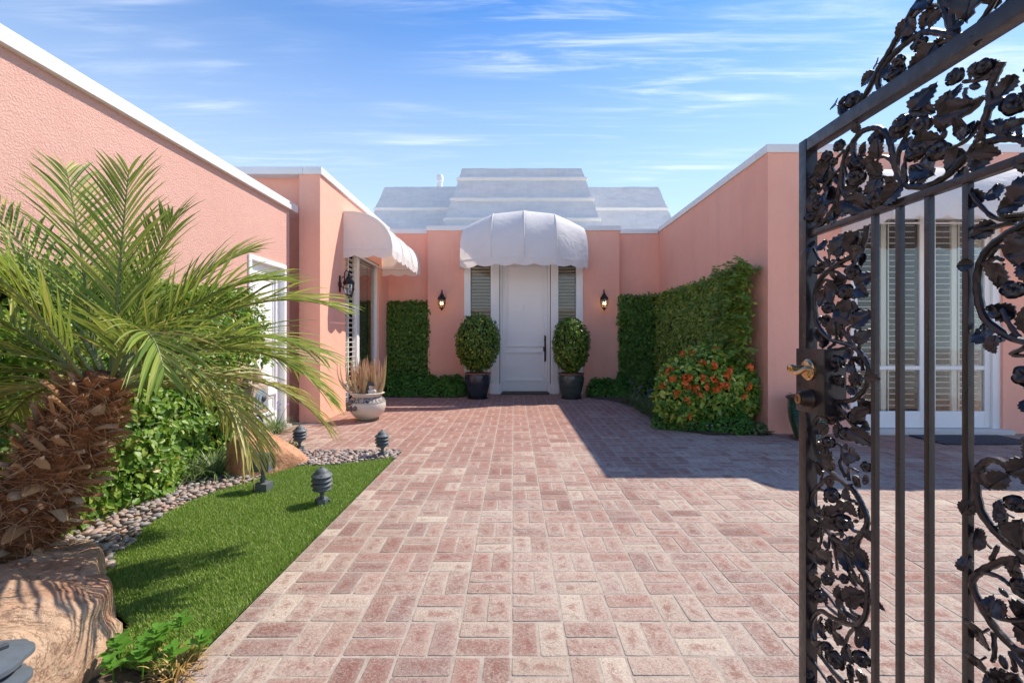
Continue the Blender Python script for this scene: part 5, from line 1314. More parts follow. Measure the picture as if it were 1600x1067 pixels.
# distant palm tip seen over the right wing
dp = empty('distant_palm', (9.6,9.9,0), 'tip of a green palm showing above the right wing roof behind the gate', 'palm tree')
m_=MB(); m_.tube([(9.6,9.9,0),(9.6,9.9,4.6)], [.14,.11], 10); obj('trunk', m_, M_TWIG, dp)
P=[];N=[];T=[];S=[]
for k in range(11):
    a = k*.571; e = .9-.5*(k%3)*.5; p = Vector((9.6,9.9,4.6)); d = Vector((math.cos(a)*math.cos(e), math.sin(a)*math.cos(e), math.sin(e)))
    for i in range(14):
        p = p + d*.055; d = (d+Vector((0,0,-.10))).normalized(); sd_v = d.cross(Vector((0,0,1))).normalized()
        for sg in (-1,1): P.append(p); N.append(Vector((0,0,1))+sd_v*.3); T.append(sd_v*sg+d*.8); S.append(.24*(1-i/18))
leaf_cloud('fronds', P,N,T,S,([(-.05,0,0),(.05,0,0),(.04,.5,0),(-.04,.5,0),(0,1,-.1)],[(0,1,2,3),(3,2,4)]),M_BASIL,dp)

# ------------------------------------------------------------------ palm
palm = empty('palm_tree', (-2.50,2.2,0), 'short shaggy palm with arching fronds leaning out beside the near boulder', 'palm tree')
base = Vector((-2.52,2.20,-.02)); topc = Vector((-2.02,2.32,1.02))
M_FIB = NT('palm_fibre'); _t = M_FIB
_c = _t.ramp(_t.noise(9,6,.7,sc=(1,1,4)), [(.3,(.10,.04,.018)),(.5,(.30,.125,.055)),(.7,(.46,.24,.11))]); M_FIB = _t.set(_c, .9, 0, _t.bump(_t.noise(40,6,.7,sc=(1,1,3),dist=1), 1, .03), .2)
M_BOOT = NT('frond_base'); _t = M_BOOT
_c = _t.ramp(_t.rnd(), [(0,(.28,.12,.05)),(.35,(.46,.23,.10)),(.65,(.60,.37,.18)),(.9,(.70,.56,.38)),(1,(.50,.38,.26))]); _c = _t.mix(_t.math('MULTIPLY', _t.noise(30,5,.7,sc=(1,1,.3)), .6), _c, (.12,.05,.025)); M_BOOT = _t.set(_c, .75, 0, _t.bump(_t.noise(60,4), .6, .004), .3)
axis = (topc-base); axl = axis.length; axd = axis.normalized(); e1 = axd.orthogonal().normalized(); e2 = axd.cross(e1)
def trunk_r(u): return (.138 - .03*u + .025*math.sin(u*3)) if u < .9 else .135-.03*u-.28*(u-.9)
rows=[]
for i in range(41):
    u = i/40; c = base+axis*u+Vector((0,0,.0)); row=[]
    for k in range(40):
        a = 2*math.pi*k/40; r_ = trunk_r(u)*(1+.18*noise.noise((math.cos(a)*2,math.sin(a)*2,u*9))+.08*noise.noise((math.cos(a)*7,math.sin(a)*7,u*30)))
        row.append(tuple(c+(e1*math.cos(a)+e2*math.sin(a))*r_))
    rows.append(row)
m_ = MB(); m_.grid(rows, wrap=True); m_.add(rows[-1],[tuple(range(40))]); obj('trunk', m_, M_FIB, palm)
rp = random.Random(21)
# old frond bases (boots) in spiral rows
for k in range(190):
    u = .02+.95*(k/190); a = k*2.39996; d = (e1*math.cos(a)+e2*math.sin(a)); p = base+axis*u+d*(trunk_r(u)*.90)
    L = rp.uniform(.06,.145); up = rp.uniform(.7,1.6) if u > .55 else rp.uniform(-.2,1.2); w_ = rp.uniform(.024,.044); sd_v = axd.cross(d).normalized()
    dirv = (d*1.0+axd*up+sd_v*rp.uniform(-.4,.4)).normalized(); vs=[]; nseg=4; pp=p.copy(); dv=dirv.copy()
    for s in range(nseg+1):
        uu = s/nseg; ww = w_*(1-.62*uu)*(1 if s<nseg else .55); nn = dv.cross(sd_v).normalized()
        vs += [pp-sd_v*ww, pp+nn*.012, pp+sd_v*ww, pp-nn*.008]; pp = pp+dv*L/nseg; dv=(dv+d*rp.uniform(-.05,.35)*1.0-Vector((0,0,.10 if u<.6 else 0))+sd_v*rp.uniform(-.18,.18)).normalized()
    fs=[]
    for s in range(nseg):
        for q in range(4): fs.append((s*4+q, s*4+(q+1)%4, (s+1)*4+(q+1)%4, (s+1)*4+q))
    fs.append((nseg*4,nseg*4+1,nseg*4+2,nseg*4+3)); m_=MB(); m_.add(vs,fs,0,False); obj('frond_base', m_, M_BOOT, palm)
# loose fibres
m_ = MB()
for k in range(3000):
    u = rp.random()**.9*.98; a = rp.uniform(0,6.28); d = (e1*math.cos(a)+e2*math.sin(a)); p = base+axis*u+d*trunk_r(u)*.99; sd_v = axd.cross(d).normalized()
    dv = (d*rp.uniform(.1,.9)+axd*rp.uniform(-.9,.7)+sd_v*rp.uniform(-1.6,1.6)).normalized(); L=rp.uniform(.04,.17); vs=[]; ww = rp.uniform(.0008,.0028)
    for s in range(4):
        nn = Vector((rp.gauss(0,1),rp.gauss(0,1),rp.gauss(0,1))).normalized(); q = dv.cross(d).normalized() if s else dv.cross(d).normalized()
        vs += [p-q*ww*(1-s/4), p+q*ww*(1-s/4)]; p = p+dv*L/3; dv=(dv+nn*.45-Vector((0,0,.22))).normalized()
    m_.add(vs, [(2*s,2*s+1,2*s+3,2*s+2) for s in range(3)], 0, False)
obj('fibres', m_, leafmat('hairy_fibre', [(0,(.14,.055,.025)),(.4,(.36,.16,.07)),(.8,(.56,.34,.17)),(1,(.66,.48,.3))], rough=.8, trans=.15, tcol=(.6,.3,.12)), palm, kind='stuff')
# fronds: azimuth (0 = +X right, 90 = away, -90 = towards the camera), elevation, length, droop
def frond(az, el, L, droop, dry=False, nl=34, ll=.30, start=None, twist=0, flop=.07):
    a, e = R(az), R(el); d = Vector((math.cos(a)*math.cos(e), math.sin(a)*math.cos(e), math.sin(e)))
    p = (topc + Vector((math.cos(a)*.06, math.sin(a)*.06, -.02)) + axd*rp.uniform(-.06,.06)); pts=[p.copy()]; n=26; ds=[d.copy()]
    for i in range(n):
        p = p+d*L/n; d = (d+Vector((0,0,-droop/n*(.45+1.5*i/n)))).normalized(); pts.append(p.copy()); ds.append(d.copy())
    fr_ = MB(); fr_.tube([tuple(q) for q in pts], [.0105*(1-.86*i/n)+.0008 for i in range(n+1)], 6)
    mat = M_PALMD if dry else M_PALM
    fo = obj('frond', fr_, simple_rachis, palm)
    m_ = MB()
    horiz = Vector((-math.sin(a), math.cos(a), 0))
    for k in range(nl):
        u = .15+.85*k/(nl-1); fi = u*n; i0=min(n-1,int(fi)); f_=fi-i0; q = pts[i0].lerp(pts[i0+1],f_); dr = ds[i0]
        side0 = dr.cross(Vector((0,0,1)));
        side0 = side0.normalized() if side0.length>.2 else -horiz
        upv = side0.cross(dr).normalized()
        for sg in (-1,1):
            ln = ll*(.55+.75*math.sin(math.pi*min(1,.12+u*.85))**.8)*rp.uniform(.88,1.12)*(.62 if u>.93 else 1)
            fwd = 1.0+1.0*u+(rp.uniform(-.2,.2)); lift = .30+rp.uniform(-.38,.26)
            v = (side0*sg*1.0+dr*fwd+upv*lift).normalized(); pp=q.copy(); vs=[]; hw=.0070*rp.uniform(.85,1.2)
            nr = v.cross(dr).normalized()*sg; wv = v.cross(nr).normalized()
            for s in range(6):
                uu = s/5; ww = hw*((.55+1.6*uu) if uu<.25 else 1.0)*(1-max(0,(uu-.5)/.5)**1.7*.97)
                vs += [pp-wv*ww+nr*ww*.5, pp, pp+wv*ww+nr*ww*.5]
                pp = pp+v*ln/5; v=(v+Vector((0,0,-1))*(flop+.10*uu)*(1.6 if dry else 1)).normalized(); wv=(wv-v*wv.dot(v)).normalized()
            fs=[]
            for s in range(5): fs += [(3*s,3*s+1,3*s+4,3*s+3),(3*s+1,3*s+2,3*s+5,3*s+4)]
            m_.add(vs,fs,0,True)
    obj('leaflets', m_, mat, fo)
simple_rachis = simple('frond_stalk', (.14,.17,.05), .5, var=.3, nscale=10)
FR = [ # az, el, L, droop, dry
 (98,84,1.12,.4,0),(70,78,.9,.7,0),(150,72,1.28,.5,0),(172,60,1.22,.7,0),(190,44,1.05,.9,0),(198,27,1.05,1.0,0),(215,4,.85,1.3,1),(182,12,1.0,1.2,0),
 (120,60,1.05,.9,0),(45,64,.95,.9,0),(12,56,.95,1.1,0),(20,41,1.1,1.05,0),(0,31,1.12,1.0,0),(16,22,1.05,1.4,0),(2,16,.88,2.4,1),(30,6,.80,1.7,1),
 (34,14,1.1,1.3,1),(-36,52,.74,2.3,0),(60,30,1.1,1.2,0),(100,35,1.05,1.2,0),(140,30,1.05,1.2,0),(235,66,.8,.9,0),(165,2,.95,1.4,1),(205,62,1.15,.6,0),(75,8,.9,1.5,1)]
for (az_,el_,L_,dr_,dy_) in FR: frond(az_+rp.uniform(-4,4), el_, L_, dr_, bool(dy_))
# ------------------------------------------------------------------ wrought iron gate, opened flat along the view at x = GX
GX = .960
def gp(px, py, x=GX): d = x*F/(px-VX); return (x, d, H+(VY-py)*d/F)
gate = empty('iron_gate', (GX,.72,.03), 'open wrought iron gate with cast roses and leafy scrolls', 'gate')
HS, Y0, Y1 = .019, .70, 1.546
ZR = 1.845; ZM = 1.537; ZB = .09
def gbox(name, *b, bev=.0025): m_ = MB(); m_.box(*b, bev=bev); return obj(name, m_, M_GATE, gate)
gbox('stile', GX-HS, GX+HS, Y1-2*HS, Y1, ZB-.05, ZR); gbox('stile', GX-HS, GX+HS, Y0-2*HS, Y0, ZB-.05, ZR)
gbox('rail', GX-HS+.001, GX+HS-.001, Y0+.001, Y1-2*HS-.001, ZR-.040, ZR-.001)
gbox('rail', GX-.0095, GX+.0095, Y0+.001, Y1-2*HS-.001, ZM-.0095, ZM+.0095)
gbox('rail', GX-HS+.001, GX+HS-.001, Y0+.001, Y1-2*HS-.001, ZB-.04, ZB)
for yb in (1.243, 1.163, 1.081, .989): gbox('bar', GX-.0068, GX+.0068, yb-.0068, yb+.0068, ZB, ZM-.0096, bev=.001)
# the post the gate hangs on, out of the picture to the right
post = empty('gate_post', (GX,.60,0), 'square iron post the gate hangs on', 'post')
m_ = MB(); m_.box(GX-.035,GX+.035,.565,.635,0,2.1,bev=.004); m_.lathe([(.05,2.1),(.05,2.115),(.03,2.13),(.03,2.15),(.04,2.17),(.03,2.2),(.005,2.21)], (GX,.60,0), 16); obj('post', m_, M_GATE, post)
for zh in (.3,1.0,1.7):
    m_ = MB(); m_.lathe([(.012,zh-.04),(.012,zh+.04)], (GX-.01,.648,0), 12); obj('hinge', m_, M_GATE, post)

def tube_in(pts, r0, r1, mbx, xo=0.0, n=7, closed=False, ridge=True):
    """pts as photo points on the gate plane -> smooth tapered stem"""
    P = [Vector(gp(*p)) + Vector((xo,0,0)) for p in pts]
    return tube_w(P, r0, r1, mbx, n)
def tube_w(P, r0, r1, mbx, n=7):
    out=[]; m=len(P)
    for i in range(m-1):
        a = P[max(0,i-1)]; b=P[i]; c=P[i+1]; d=P[min(m-1,i+2)]
        for s in range(6):
            t=s/6; t2=t*t; t3=t2*t
            out.append(.5*((2*b)+(c-a)*t+(2*a-5*b+4*c-d)*t2+(3*b-a-3*c+d)*t3))
    out.append(P[-1]); L=len(out)
    mbx.tube([tuple(p) for p in out], [r0+(r1-r0)*i/(L-1) + .0007*math.sin(i*1.9) for i in range(L)], n)
# cast leaf and rose meshes (unit length, y = tip direction, z = outwards)
def cast_leaf(seed, curl):
    rr = random.Random(seed); NL=12; vs=[]; rows=[]
    for i in range(NL+1):
        u=i/NL; w=.34*math.sin(math.pi*min(1,u**.80))**.75*(1-.15*u); tooth = (.05 if i%2 else -.02) if 0<i<NL else 0
        row=[]
        for j in range(-4,5):
            v=j/4; x = v*(w+(tooth if abs(j)==4 else tooth*.3 if abs(j)==3 else 0)); vein = .030*math.cos(v*math.pi*2.0+u*16*abs(v)) if abs(j) in (1,2,3) else 0
            z = .13*abs(v)**1.2*w*2.2 - (.035 if j==0 else 0) + vein*.7 + curl*math.sin(u*2.2+seed)*.25 + rr.uniform(-.012,.012)
            row.append((x+.04*math.sin(u*3+seed), u-.12*abs(v)*(.6), z))
        rows.append(row)
    m_=MB(); m_.grid(rows); back=[[(p[0]*.97,p[1],p[2]-.075*math.sin(math.pi*(.1+.8*i/NL))) for p in row] for i,row in enumerate(rows)]; m_.grid(back[::-1])
    edge=[r[0] for r in rows]; eb=[r[0] for r in back]; m_.grid([edge,eb]); edge=[r[-1] for r in rows]; eb=[r[-1] for r in back]; m_.grid([eb,edge])
    m_.tube([(0,-.05,-.02),(0,.5,-.045+curl*math.sin(1.1+seed)*.25),(0,.9,-.03+curl*math.sin(2+seed)*.25)],[.04,.028,.01],5)
    me=mesh_from(m_,'cast_leaf'); me.materials.append(M_GATE); me.set_sharp_from_angle(angle=R(55)); return me
def cast_rose(seed, tight):
    rr = random.Random(seed); rows=[]; NI,NJ=26,30
    for i in range(NI+1):
        th = math.pi*i/NI; row=[]
        for j in range(NJ):
            ph=2*math.pi*j/NJ; spir = ((th*4.2/ math.pi*1.35) + ph/(2*math.pi)*1.0 + .15*math.sin(ph*3+seed)) % 1.0
            ridge = (spir**2.2)*.20 if th < math.pi*.80 else .05
            r_ = .82+ridge+.06*math.sin(ph*3+th*4+seed)
            zz = math.cos(th)*(1.05 if th<math.pi/2 else .85)
            row.append((r_*math.sin(th)*math.cos(ph), r_*math.sin(th)*math.sin(ph), r_*zz+(-.15*math.exp(-(th/.35)**2))))
        rows.append(row)
    m_=MB(); m_.grid(rows, wrap=True)
    for k in range(5):                                     # loose outer petals
        a=2*math.pi*k/5+rr.uniform(-.2,.2); pr=[]
        for i in range(6):
            u=i/5; row=[]
            for j in range(7):
                v=(j/6-.5)*1.15; rad=.55+.62*u-.10*(abs(v)*2)**2*u; zz=-.55+.75*u+.12*math.sin(v*7+seed+k)*u
                row.append((rad*math.cos(a+v), rad*math.sin(a+v), zz))
            pr.append(row)
        m_.grid(pr); m_.grid([[(p[0]*.93,p[1]*.93,p[2]-.05) for p in row] for row in pr][::-1]); m_.grid([pr[-1],[(p[0]*.93,p[1]*.93,p[2]-.05) for p in pr[-1]]])
    me=mesh_from(m_,'cast_rose'); me.materials.append(M_GATE); me.set_sharp_from_angle(angle=R(48)); return me
LEAVES=[cast_leaf(k, (-1)**k*(.5+.25*(k%3))) for k in range(6)]; ROSES=[cast_rose(k,1) for k in range(4)]
BUD_=MB(); BUD_.lathe([(.02,-1.2),(.35,-1.0),(.62,-.5),(.70,0),(.55,.55),(.25,.95),(.02,1.15)],(0,0,0),12)
for k in range(4):
    a=k*math.pi/2; BUD_.grid([[(math.cos(a+v)*(.30+.45*math.sin(u*1.5)), math.sin(a+v)*(.30+.45*math.sin(u*1.5)), -1.1+1.9*u) for v in (-.5*(1-u),0,.5*(1-u))] for u in (0,.3,.6,.85,1)])
BUD=mesh_from(BUD_,'cast_bud'); BUD.materials.append(M_GATE)
rg = random.Random(4)
def world_leaf(a, b, par, wide=1.0):
    """a base, b tip in world coordinates on the gate plane"""
    d = b-a; L = d.length; y=d.normalized(); z = Vector((-1, rg.uniform(-.6,.0), rg.uniform(-.3,.3))); z=(z-y*z.dot(y)).normalized(); x=y.cross(z)
    M = Matrix((x,y,z)).transposed().to_euler(); off=Vector((rg.uniform(-.010,.006),0,0))
    inst('leaf', rg.choice(LEAVES), a+off, M, par, (L*1.24*wide*rg.uniform(.95,1.15), L*1.06, L*1.3))
def world_rose(c, r, par):
    z=Vector((-1, rg.uniform(-1.3,-.2), rg.uniform(-.3,.55))).normalized(); x=z.orthogonal().normalized(); y=z.cross(x)
    inst('rose', rg.choice(ROSES), c+Vector((rg.uniform(-.008,.0),0,0)), (Matrix((x,y,z)).transposed() @ Matrix.Rotation(rg.uniform(0,6),3,'Z')).to_euler(), par, (r,r,r*.92))
def world_bud(c, r, ang, par):
    y = Vector((0,-math.cos(ang),math.sin(ang))); inst('bud', BUD, c, y.to_track_quat('Z','X').to_euler(), par, (r*.9,r*.9,r))
def Z(ox, oy, s, x, y): return (ox+x/s, oy+y/s)
VB=(1250,760,6.671)
SRC = {}
# panel A (between latch stile and first bar), traced: main stems, thin stems, leaves, roses, buds
A = dict(main=[], stem=[], leaf=[], rose=[], bud=[])
def put(kind, view, items):
    for it in items:
        if kind in ('main','stem'): A[kind].append([Z(*view,*p) for p in it])
        elif kind=='leaf': A[kind].append((Z(*view,*it[0]), Z(*view,*it[1])))
        else: A[kind].append((Z(*view,it[0],it[1]), it[2]/view[2], *(it[3:])))
z3=(1250,350,7.62); z4=(1250,480,7.62); z5=(1250,620,7.62); z6=(1250,760,6.671); z7=(1250,910,6.793)
A['main'] += [[(1355,352.6),(1350,379),(1334,398.6),(1313,410.4),(1293.3,424.8),(1279.5,440.6),(1273.8,461.5),(1273.8,486),(1279,510.2),(1296,528.6),(1315.6,535.1),(1334,541.7),(1348.4,556.1),(1356.5,571.9),(1357.5,591.5),(1349.7,611.2),(1334,623.9),(1318,627),(1302.5,627.9)],
 [(1302.5,627.9),(1315.6,639.7),(1331.4,660.7),(1345,676)],
 [(1296,660),(1289,652),(1281,651),(1274,661),(1272.3,680),(1276.2,705.3),(1289.4,727.6),(1306.4,744.7),(1323.5,757.8),(1331,763),(1340,775),(1349,793),(1355,812.5),(1352,826),(1341.4,839.5),(1320.5,848.4),(1301,838),(1286,820),(1275.5,799),(1269.5,778),(1274,766),(1283,756),(1294.6,747.3),(1309,748)],
 [(1352,826),(1341.4,842),(1338.4,858),(1340,880),(1352,899.4),(1355.5,920),(1356,932),(1353,958.6),(1341.3,974.8),(1320.7,973.3),(1298.6,963),(1282.4,954.2),(1270,966),(1267.7,983.6),(1276.5,1013),(1291.2,1035),(1309,1057),(1330,1075)],
 [(1301,838),(1314.5,852),(1334,868),(1340,880)]]
put('stem', z3, [[(470,440),(430,340)],[(400,470),(270,450),(190,330),(150,240)],[(360,490),(230,520),(150,500)],[(330,580),(430,570),(560,640),(640,660)],[(440,510),(500,500),(560,515)],[(230,740),(290,670),(400,690)],[(210,800),(260,750),(310,770)],[(600,360),(595,300)],[(600,400),(700,400)],[(410,440),(310,430),(290,390)]])
put('stem', z4, [[(370,370),(330,260),(290,150)],[(590,430),(510,280),(500,100),(440,30)],[(600,440),(500,240),(520,100),(620,50),(740,60)],[(680,510),(600,380),(570,290),(620,230),(690,250)],[(430,370),(440,300)],[(300,375),(230,400),(170,300)],[(700,500),(720,350),(720,200)],[(560,470),(470,500),(340,500)],[(420,440),(330,490)],[(760,760),(720,610),(620,640)],[(690,1040),(640,930)]])
put('stem', z5, [[(400,70),(560,90),(600,150)],[(430,240),(470,380),(460,480)],[(370,870),(330,750),(320,620)],[(550,960),(490,800),(510,700),(560,670),(650,680)],[(580,1000),(560,900),(620,850),(700,890)],[(430,560),(490,600),(500,720)],[(240,1000),(270,880)],[(700,1067),(700,960)]])
put('stem', z6, [[(170,30),(250,40),(290,90)],[(600,180),(540,145),(460,180)],[(190,290),(280,320),(400,280)],[(330,500),(440,490)],[(640,480),(560,450),(540,400)],[(220,420),(230,560),(210,620)],[(300,640),(310,620),(300,520)],[(350,780),(330,820),(250,800),(190,690)],[(300,520),(370,650),(390,870)],[(430,620),(540,850),(600,1000)]])
put('stem', z7, [[(620,430),(420,280),(320,160),(240,60)],[(500,420),(300,250),(280,200)],[(620,400),(480,300),(450,180)],[(640,360),(570,320),(540,270)],[(600,470),(500,560),(490,700),(560,810)],[(590,480),(590,640)],[(440,420),(370,480),(370,600),(400,660)],[(200,620),(260,700),(350,690)],[(240,370),(200,430)],[(130,830),(220,960),(290,1067)]])
put('leaf', z3, [((420,330),(550,110)),((440,330),(530,320)),((600,340),(690,70)),((560,200),(700,170)),((300,310),(270,180)),((400,340),(290,400)),((420,340),(395,160)),((180,320),(130,200)),((250,500),(150,580)),((640,440),(830,290)),((700,720),(830,590)),((380,730),(540,640)),((420,790),(440,960)),((300,800),(240,980)),((640,770),(650,900)),((700,740),(850,860)),((330,730),(420,820)),((500,930),(610,1020)),((620,1000),(740,1000))])
put('leaf', z4, [((440,330),(420,120)),((320,210),(220,120)),((620,60),(590,230)),((520,60),(740,110)),((720,200),(850,50)),((730,400),(840,270)),((230,400),(170,250)),((560,500),(630,620)),((600,660),(720,780)),((720,800),(640,930)),((520,720),(400,620)),((600,700),(520,760)),((430,830),(480,960)),((560,960),(640,1030)),((250,400),(280,480))])
put('leaf', z5, [((430,230),(330,310)),((440,230),(560,270)),((440,330),(450,490)),((340,340),(270,440)),((720,150),(870,60)),((740,330),(850,400)),((690,400),(850,580)),((650,430),(670,540)),((560,560),(580,640)),((410,860),(430,650)),((560,670),(580,830)),((600,660),(760,740)),((330,650),(210,570)),((250,900),(150,770)),((740,960),(840,1010)),((700,190),(830,160))])
put('leaf', z6, [((290,300),(230,190)),((300,310),(410,240)),((300,340),(400,470)),((460,20),(540,150)),((530,170),(600,310)),((480,170),(430,240)),((610,690),(730,870)),((450,640),(470,890)),((250,800),(340,670)),((250,800),(190,690)),((330,850),(400,970)),((200,900),(130,790)),((190,960),(120,1020)),((500,930),(600,1030)),((200,410),(120,510)),((200,600),(130,690)),((230,900),(280,900))])
put('leaf', z7, [((440,190),(420,20)),((470,180),(470,280)),((540,150),(670,140)),((650,470),(730,720)),((490,670),(590,870)),((380,540),(480,680)),((240,390),(350,560)),((210,420),(240,580)),((230,600),(200,480)),((280,720),(350,880)),((210,700),(270,620)),((480,870),(570,1000)),((600,1040),(710,1000)),((110,800),(80,720)),((190,190),(100,150)),((590,640),(650,640))])
put('rose', z3, [(655,570,90),(570,810,88),(350,1000,66)]); put('rose', z4, [(440,650,80),(690,860,64),(480,870,64),(620,130,50)]); put('rose', z5, [(680,240,88),(570,440,80),(365,540,64),(800,830,58)])
put('rose', z6, [(360,90,70),(460,370,80),(310,960,66),(470,960,46)]); put('rose', z7, [(225,140,62),(420,820,86),(660,800,82),(300,680,56),(120,970,46),(570,210,58)])
put('bud', z4, [(660,290,26,1.57)]); put('bud', z6, [(585,360,34,.5),(265,600,38,2),(265,140,30,2.6)])
def build_panel(src, shift, name, zlim=None, clip=None):
    S=Vector((0,shift,0)); root=None
    for p in src['main']:
        m_=MB(); tube_w([Vector(gp(*q))+S for q in p], .0080, .0072, m_, 8)
        if root is None: root = obj(name, m_, M_GATE, gate)
        else: obj('vine', m_, M_GATE, root)
    for p in src['stem']:
        m_=MB(); tube_w([Vector(gp(*q))+S+Vector((rg.uniform(-.004,.004),0,0)) for q in p], .0054, .0040, m_, 6); obj('tendril', m_, M_GATE, root)
    for p in src['main']:                                   # side leaves on short stalks along the main vines
        W=[Vector(gp(*q))+S for q in p]; acc=0; sg_=1
        for a_,b_ in zip(W,W[1:]):
            acc += (b_-a_).length
            if acc > .050:
                acc=0; sg_=-sg_; t_=(b_-a_).normalized(); nn_=Vector((0,-t_.z,t_.y))*sg_; m3=(a_+b_)/2; e_=m3+nn_*.012+t_*.008; tip=e_+(nn_*.8+t_*rg.uniform(.2,1.0)).normalized()*rg.uniform(.026,.040)
                if tip.y<Y0 or tip.y>Y1-.03 or tip.z>ZR+.3: continue
                mm_=MB(); mm_.tube([tuple(m3),tuple(e_)],[.0035,.0026],5); obj('leaf_stalk',mm_,M_GATE,root); world_leaf(e_,tip,root)
    for a,b in src['leaf']: world_leaf(Vector(gp(*a))+S, Vector(gp(*b))+S, root)
    for c,r in src['rose']:
        w=Vector(gp(*c)); world_rose(w+S, r*w.y/F*.98, root)
    for c,r,an in src['bud']:
        w=Vector(gp(*c)); world_bud(w+S, r*w.y/F, an, root)
    return root
build_panel(A, 0, 'vine_scroll')
build_panel(A, -.524, 'vine_scroll')
# upper panel between the rails
A1=A; A=dict(main=[],stem=[],leaf=[],rose=[],bud=[]); t1=(1240,200,5.335); t2=(1400,100,5.335)
put('main', t1, [[(130,860),(250,790),(340,660),(380,540),(400,400),(430,240),(490,130),(560,40),(640,5),(720,5),(780,60),(815,160),(840,290),(885,420),(950,480),(1067,492)],[(410,350),(405,480),(430,560),(480,620)],[(500,130),(500,220),(540,300),(600,330)]])
put('main', t2, [[(100,1020),(250,1020),(400,950),(560,810),(650,700),(710,590),(740,480),(785,330),(790,200),(850,60),(890,-20)],[(650,690),(800,640),(950,620),(1067,640),(1180,700)],[(760,500),(850,560),(960,615)]])
put('stem', t1, [[(400,320),(300,430),(210,540)],[(430,190),(370,250)],[(390,350),(330,370),(310,300)],[(870,430),(850,250),(830,130),(850,60)],[(900,440),(870,300),(900,150),(960,40)],[(940,460),(920,350),(960,220)],[(1000,460),(980,370),(1020,310)],[(820,290),(760,240),(620,260)],[(840,450),(740,410),(640,440)],[(870,470),(800,470),(760,500)],[(430,330),(450,400),(500,480)],[(240,450),(220,430)],[(370,500),(380,690)],[(350,590),(240,660)],[(530,480),(500,560)]])
put('stem', t2, [[(0,950),(30,750),(110,560),(220,340),(300,200)],[(90,980),(80,820),(130,620)],[(150,990),(130,870),(180,840)],[(460,440),(410,400),(400,330)],[(830,200),(860,280),(920,370)],[(830,50),(700,130),(560,150)],[(740,270),(640,380),(500,460),(390,550)],[(700,290),(640,310),(590,270),(600,200)],[(1040,610),(1030,520),(1060,450)],[(700,470),(600,620),(440,720)],[(700,700),(740,560),(760,480)]])
put('leaf', t1, [((230,450),(270,200)),((230,440),(330,390)),((210,430),(180,540)),((350,590),(250,560)),((350,500),(250,580)),((280,650),(250,760)),((370,700),(300,820)),((480,620),(610,690)),((480,620),(390,730)),((520,500),(480,610)),((540,220),(600,120)),((730,250),(740,80)),((620,130),(740,60)),((700,260),(580,420)),((700,300),(730,400)),((700,420),(590,560)),((690,430),(660,560)),((920,480),(780,640)),((510,250),(450,370)),((640,230),(620,310)),((160,600),(240,680)),((150,720),(200,780))])
put('leaf', t2, [((220,360),(110,320)),((220,370),(330,160)),((210,370),(320,400)),((470,320),(480,170)),((400,410),(460,220)),((410,420),(610,350)),((400,410),(330,580)),((670,490),(460,610)),((540,720),(430,890)),((720,720),(840,760)),((740,710),(645,910)),((990,100),(870,300)),((200,640),(340,640)),((200,680),(120,830)),((190,850),(350,940)),((660,80),(600,130)),((780,480),(870,560)),((100,640),(150,720)),((640,30),(700,100))])
put('rose', t1, [(280,240,42),(390,150,48),(345,280,32),(150,420,38),(150,485,38),(550,290,55),(530,415,72),(710,590,84),(220,600,36),(150,600,34),(160,740,42),(210,650,42),(690,95,46),(890,20,66),(1030,200,80)])
put('rose', t2, [(70,500,84),(245,510,76),(220,710,60),(370,730,80),(510,110,66),(740,20,56),(1000,340,86)])
put('bud', t2, [(400,590,38,1.2),(660,190,46,-.6)])
up = build_panel(A, 0, 'vine_scroll')
# mirrored towards the hinge side, beyond the middle of the gate
MY = 1.125
r2_=None
def mir(p): w=Vector(gp(*p)); return Vector((w.x, 2*MY-w.y, w.z))
for p in A['main']:
    q=[mir(k) for k in p]; q=[k for k in q if k.y<.885 and k.y>.70]
    if len(q)>2:
        mm=MB(); tube_w(q,.006,.0056,mm,8); o9=obj('vine' if r2_ else 'vine_scroll',mm,M_GATE,r2_ or gate); r2_=r2_ or o9
for p in A['stem']:
    q=[mir(k) for k in p]
    if all(k.y<.89 and k.y>.7 for k in q): mm=MB(); tube_w(q,.0043,.003,mm,6); obj('tendril',mm,M_GATE,r2_)
for a,b in A['leaf']:
    if mir(a).y<.88 and mir(b).y>.7: world_leaf(mir(a),mir(b),r2_)
for c,r in A['rose']:
    if mir(c).y<.86: world_rose(mir(c), r*gp(*c)[1]/F*.8, r2_)
# crest above the top rail
A=dict(main=[],stem=[],leaf=[],rose=[],bud=[]); c1_=(1300,0,5.333)
put('main', c1_, [[(760,-40),(640,150),(560,290),(470,450),(390,580),(310,740),(230,870),(150,960),(105,975),(70,930),(75,860),(110,815)],[(1500,0),(1400,100),(1250,215),(1100,300),(1030,300),(880,272),(770,270),(660,330),(530,440),(430,570),(385,680),(410,745),(490,725),(560,690)],[(1000,290),(965,150),(925,50),(900,-40)],[(1010,290),(1000,120),(1040,30),(1080,-60)],[(1500,0),(1590,-90),(1700,-230)]])
put('stem', c1_, [[(1000,320),(880,370),(830,440)],[(910,40),(780,70),(680,160)],[(1040,300),(1040,240)],[(940,110),(900,90),(880,60)]])
put('leaf', c1_, [((690,160),(560,350)),((820,80),(735,250)),((930,90),(820,245)),((860,370),(740,560)),((760,470),(620,640)),((760,-10),(860,70)),((1240,-230),(1150,180)),((1350,-200),(1330,60)),((330,600),(250,720)),((770,280),(740,340))])
put('rose', c1_, [(190,840,66),(570,520,52),(535,615,74),(745,370,56)])
cr = build_panel(A, 0, 'crest_scroll')
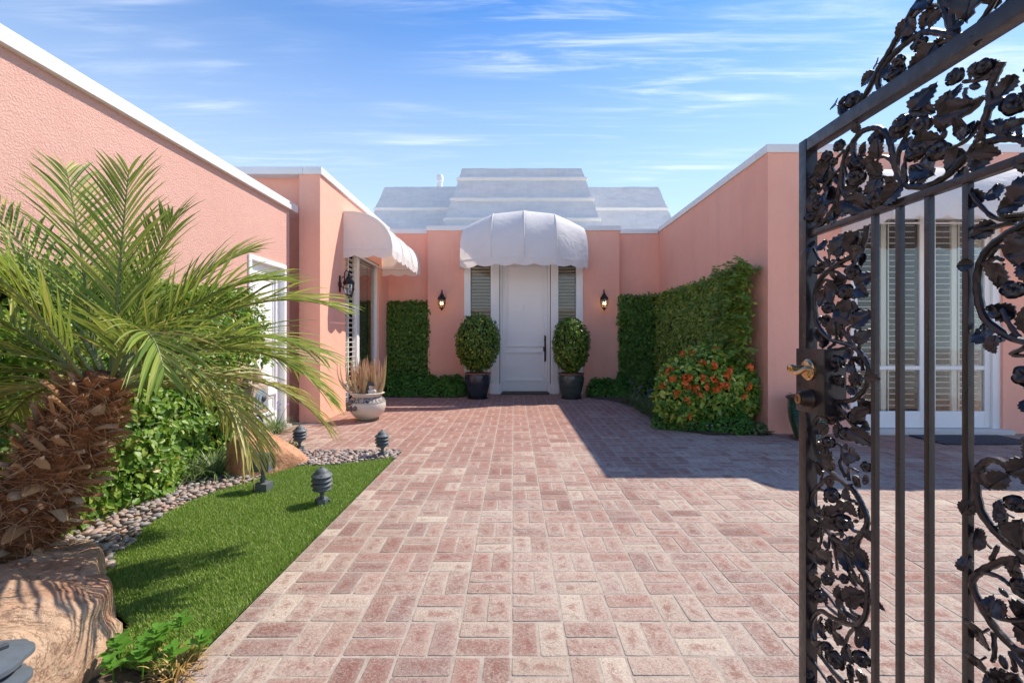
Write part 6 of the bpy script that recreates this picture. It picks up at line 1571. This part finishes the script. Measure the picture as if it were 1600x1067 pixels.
# second half of the crest, mirrored about its apex
MYC=.985
for p in A['main'][:2]:
    q=[Vector(gp(*k)) for k in p]; q=[Vector((k.x,2*MYC-k.y,k.z)) for k in q]; q=[k for k in q if k.y>.70 and k.y<MYC]
    if len(q)>2: mm=MB(); tube_w(q,.0055,.005,mm,8); obj('vine',mm,M_GATE,cr)
mm=MB()
tube_w([Vector(gp(1442,-7)), Vector((GX,1.03,2.045)), Vector((GX,.985,2.06)), Vector((GX,.94,2.045)), Vector((GX,.885,1.99))], .0055,.0055,mm,8)
obj('vine', mm, M_GATE, cr)
# lock box, lever, deadbolt
lb = gbox('lock_box', GX-.036, GX+.03, 1.392, 1.532, .968, 1.168, bev=.002)
bxx = GX-.036
m_ = MB(); m_.lathe([(.033,0),(.033,-.006),(.028,-.009),(.026,-.013),(.018,-.016)], (bxx,1.463,1.103), 32, axis='x', squash=1); hd = obj('lever_handle', m_, M_BRASS, lb)
m_ = MB(); m_.lathe([(.011,-.012),(.010,-.045),(.014,-.048),(.014,-.058),(.010,-.061)], (bxx,1.470,1.106), 18, axis='x'); obj('spindle', m_, M_BRASS, hd)
m_ = MB(); m_.tube([(bxx-.052,1.472,1.104),(bxx-.050,1.455,1.094),(bxx-.046,1.435,1.098),(bxx-.040,1.412,1.112),(bxx-.034,1.400,1.108),(bxx-.030,1.402,1.096),(bxx-.030,1.412,1.093)], [.009,.009,.0085,.008,.007,.006,.004], 10, flat=.8); obj('lever', m_, M_BRASS, hd)
m_ = MB(); m_.lathe([(.030,0),(.030,-.005),(.026,-.010),(.024,-.030),(.020,-.038)], (bxx,1.458,1.013), 30, axis='x'); db = obj('deadbolt', m_, M_BRONZE, lb)
m_ = MB(); m_.lathe([(.0165,-.0385),(.0165,-.0405),(.015,-.041)], (bxx,1.458,1.013), 24, axis='x'); fc = obj('cylinder_face', m_, simple('aged_brass', (.32,.19,.11), .35, .9, var=.3, nscale=80), db)
m_ = MB(); m_.box(bxx-.042,bxx-.0405,1.4565,1.4595,1.005,1.021); obj('keyhole', m_, M_DARK, fc) if False else obj('keyhole', m_, M_DARK, db)
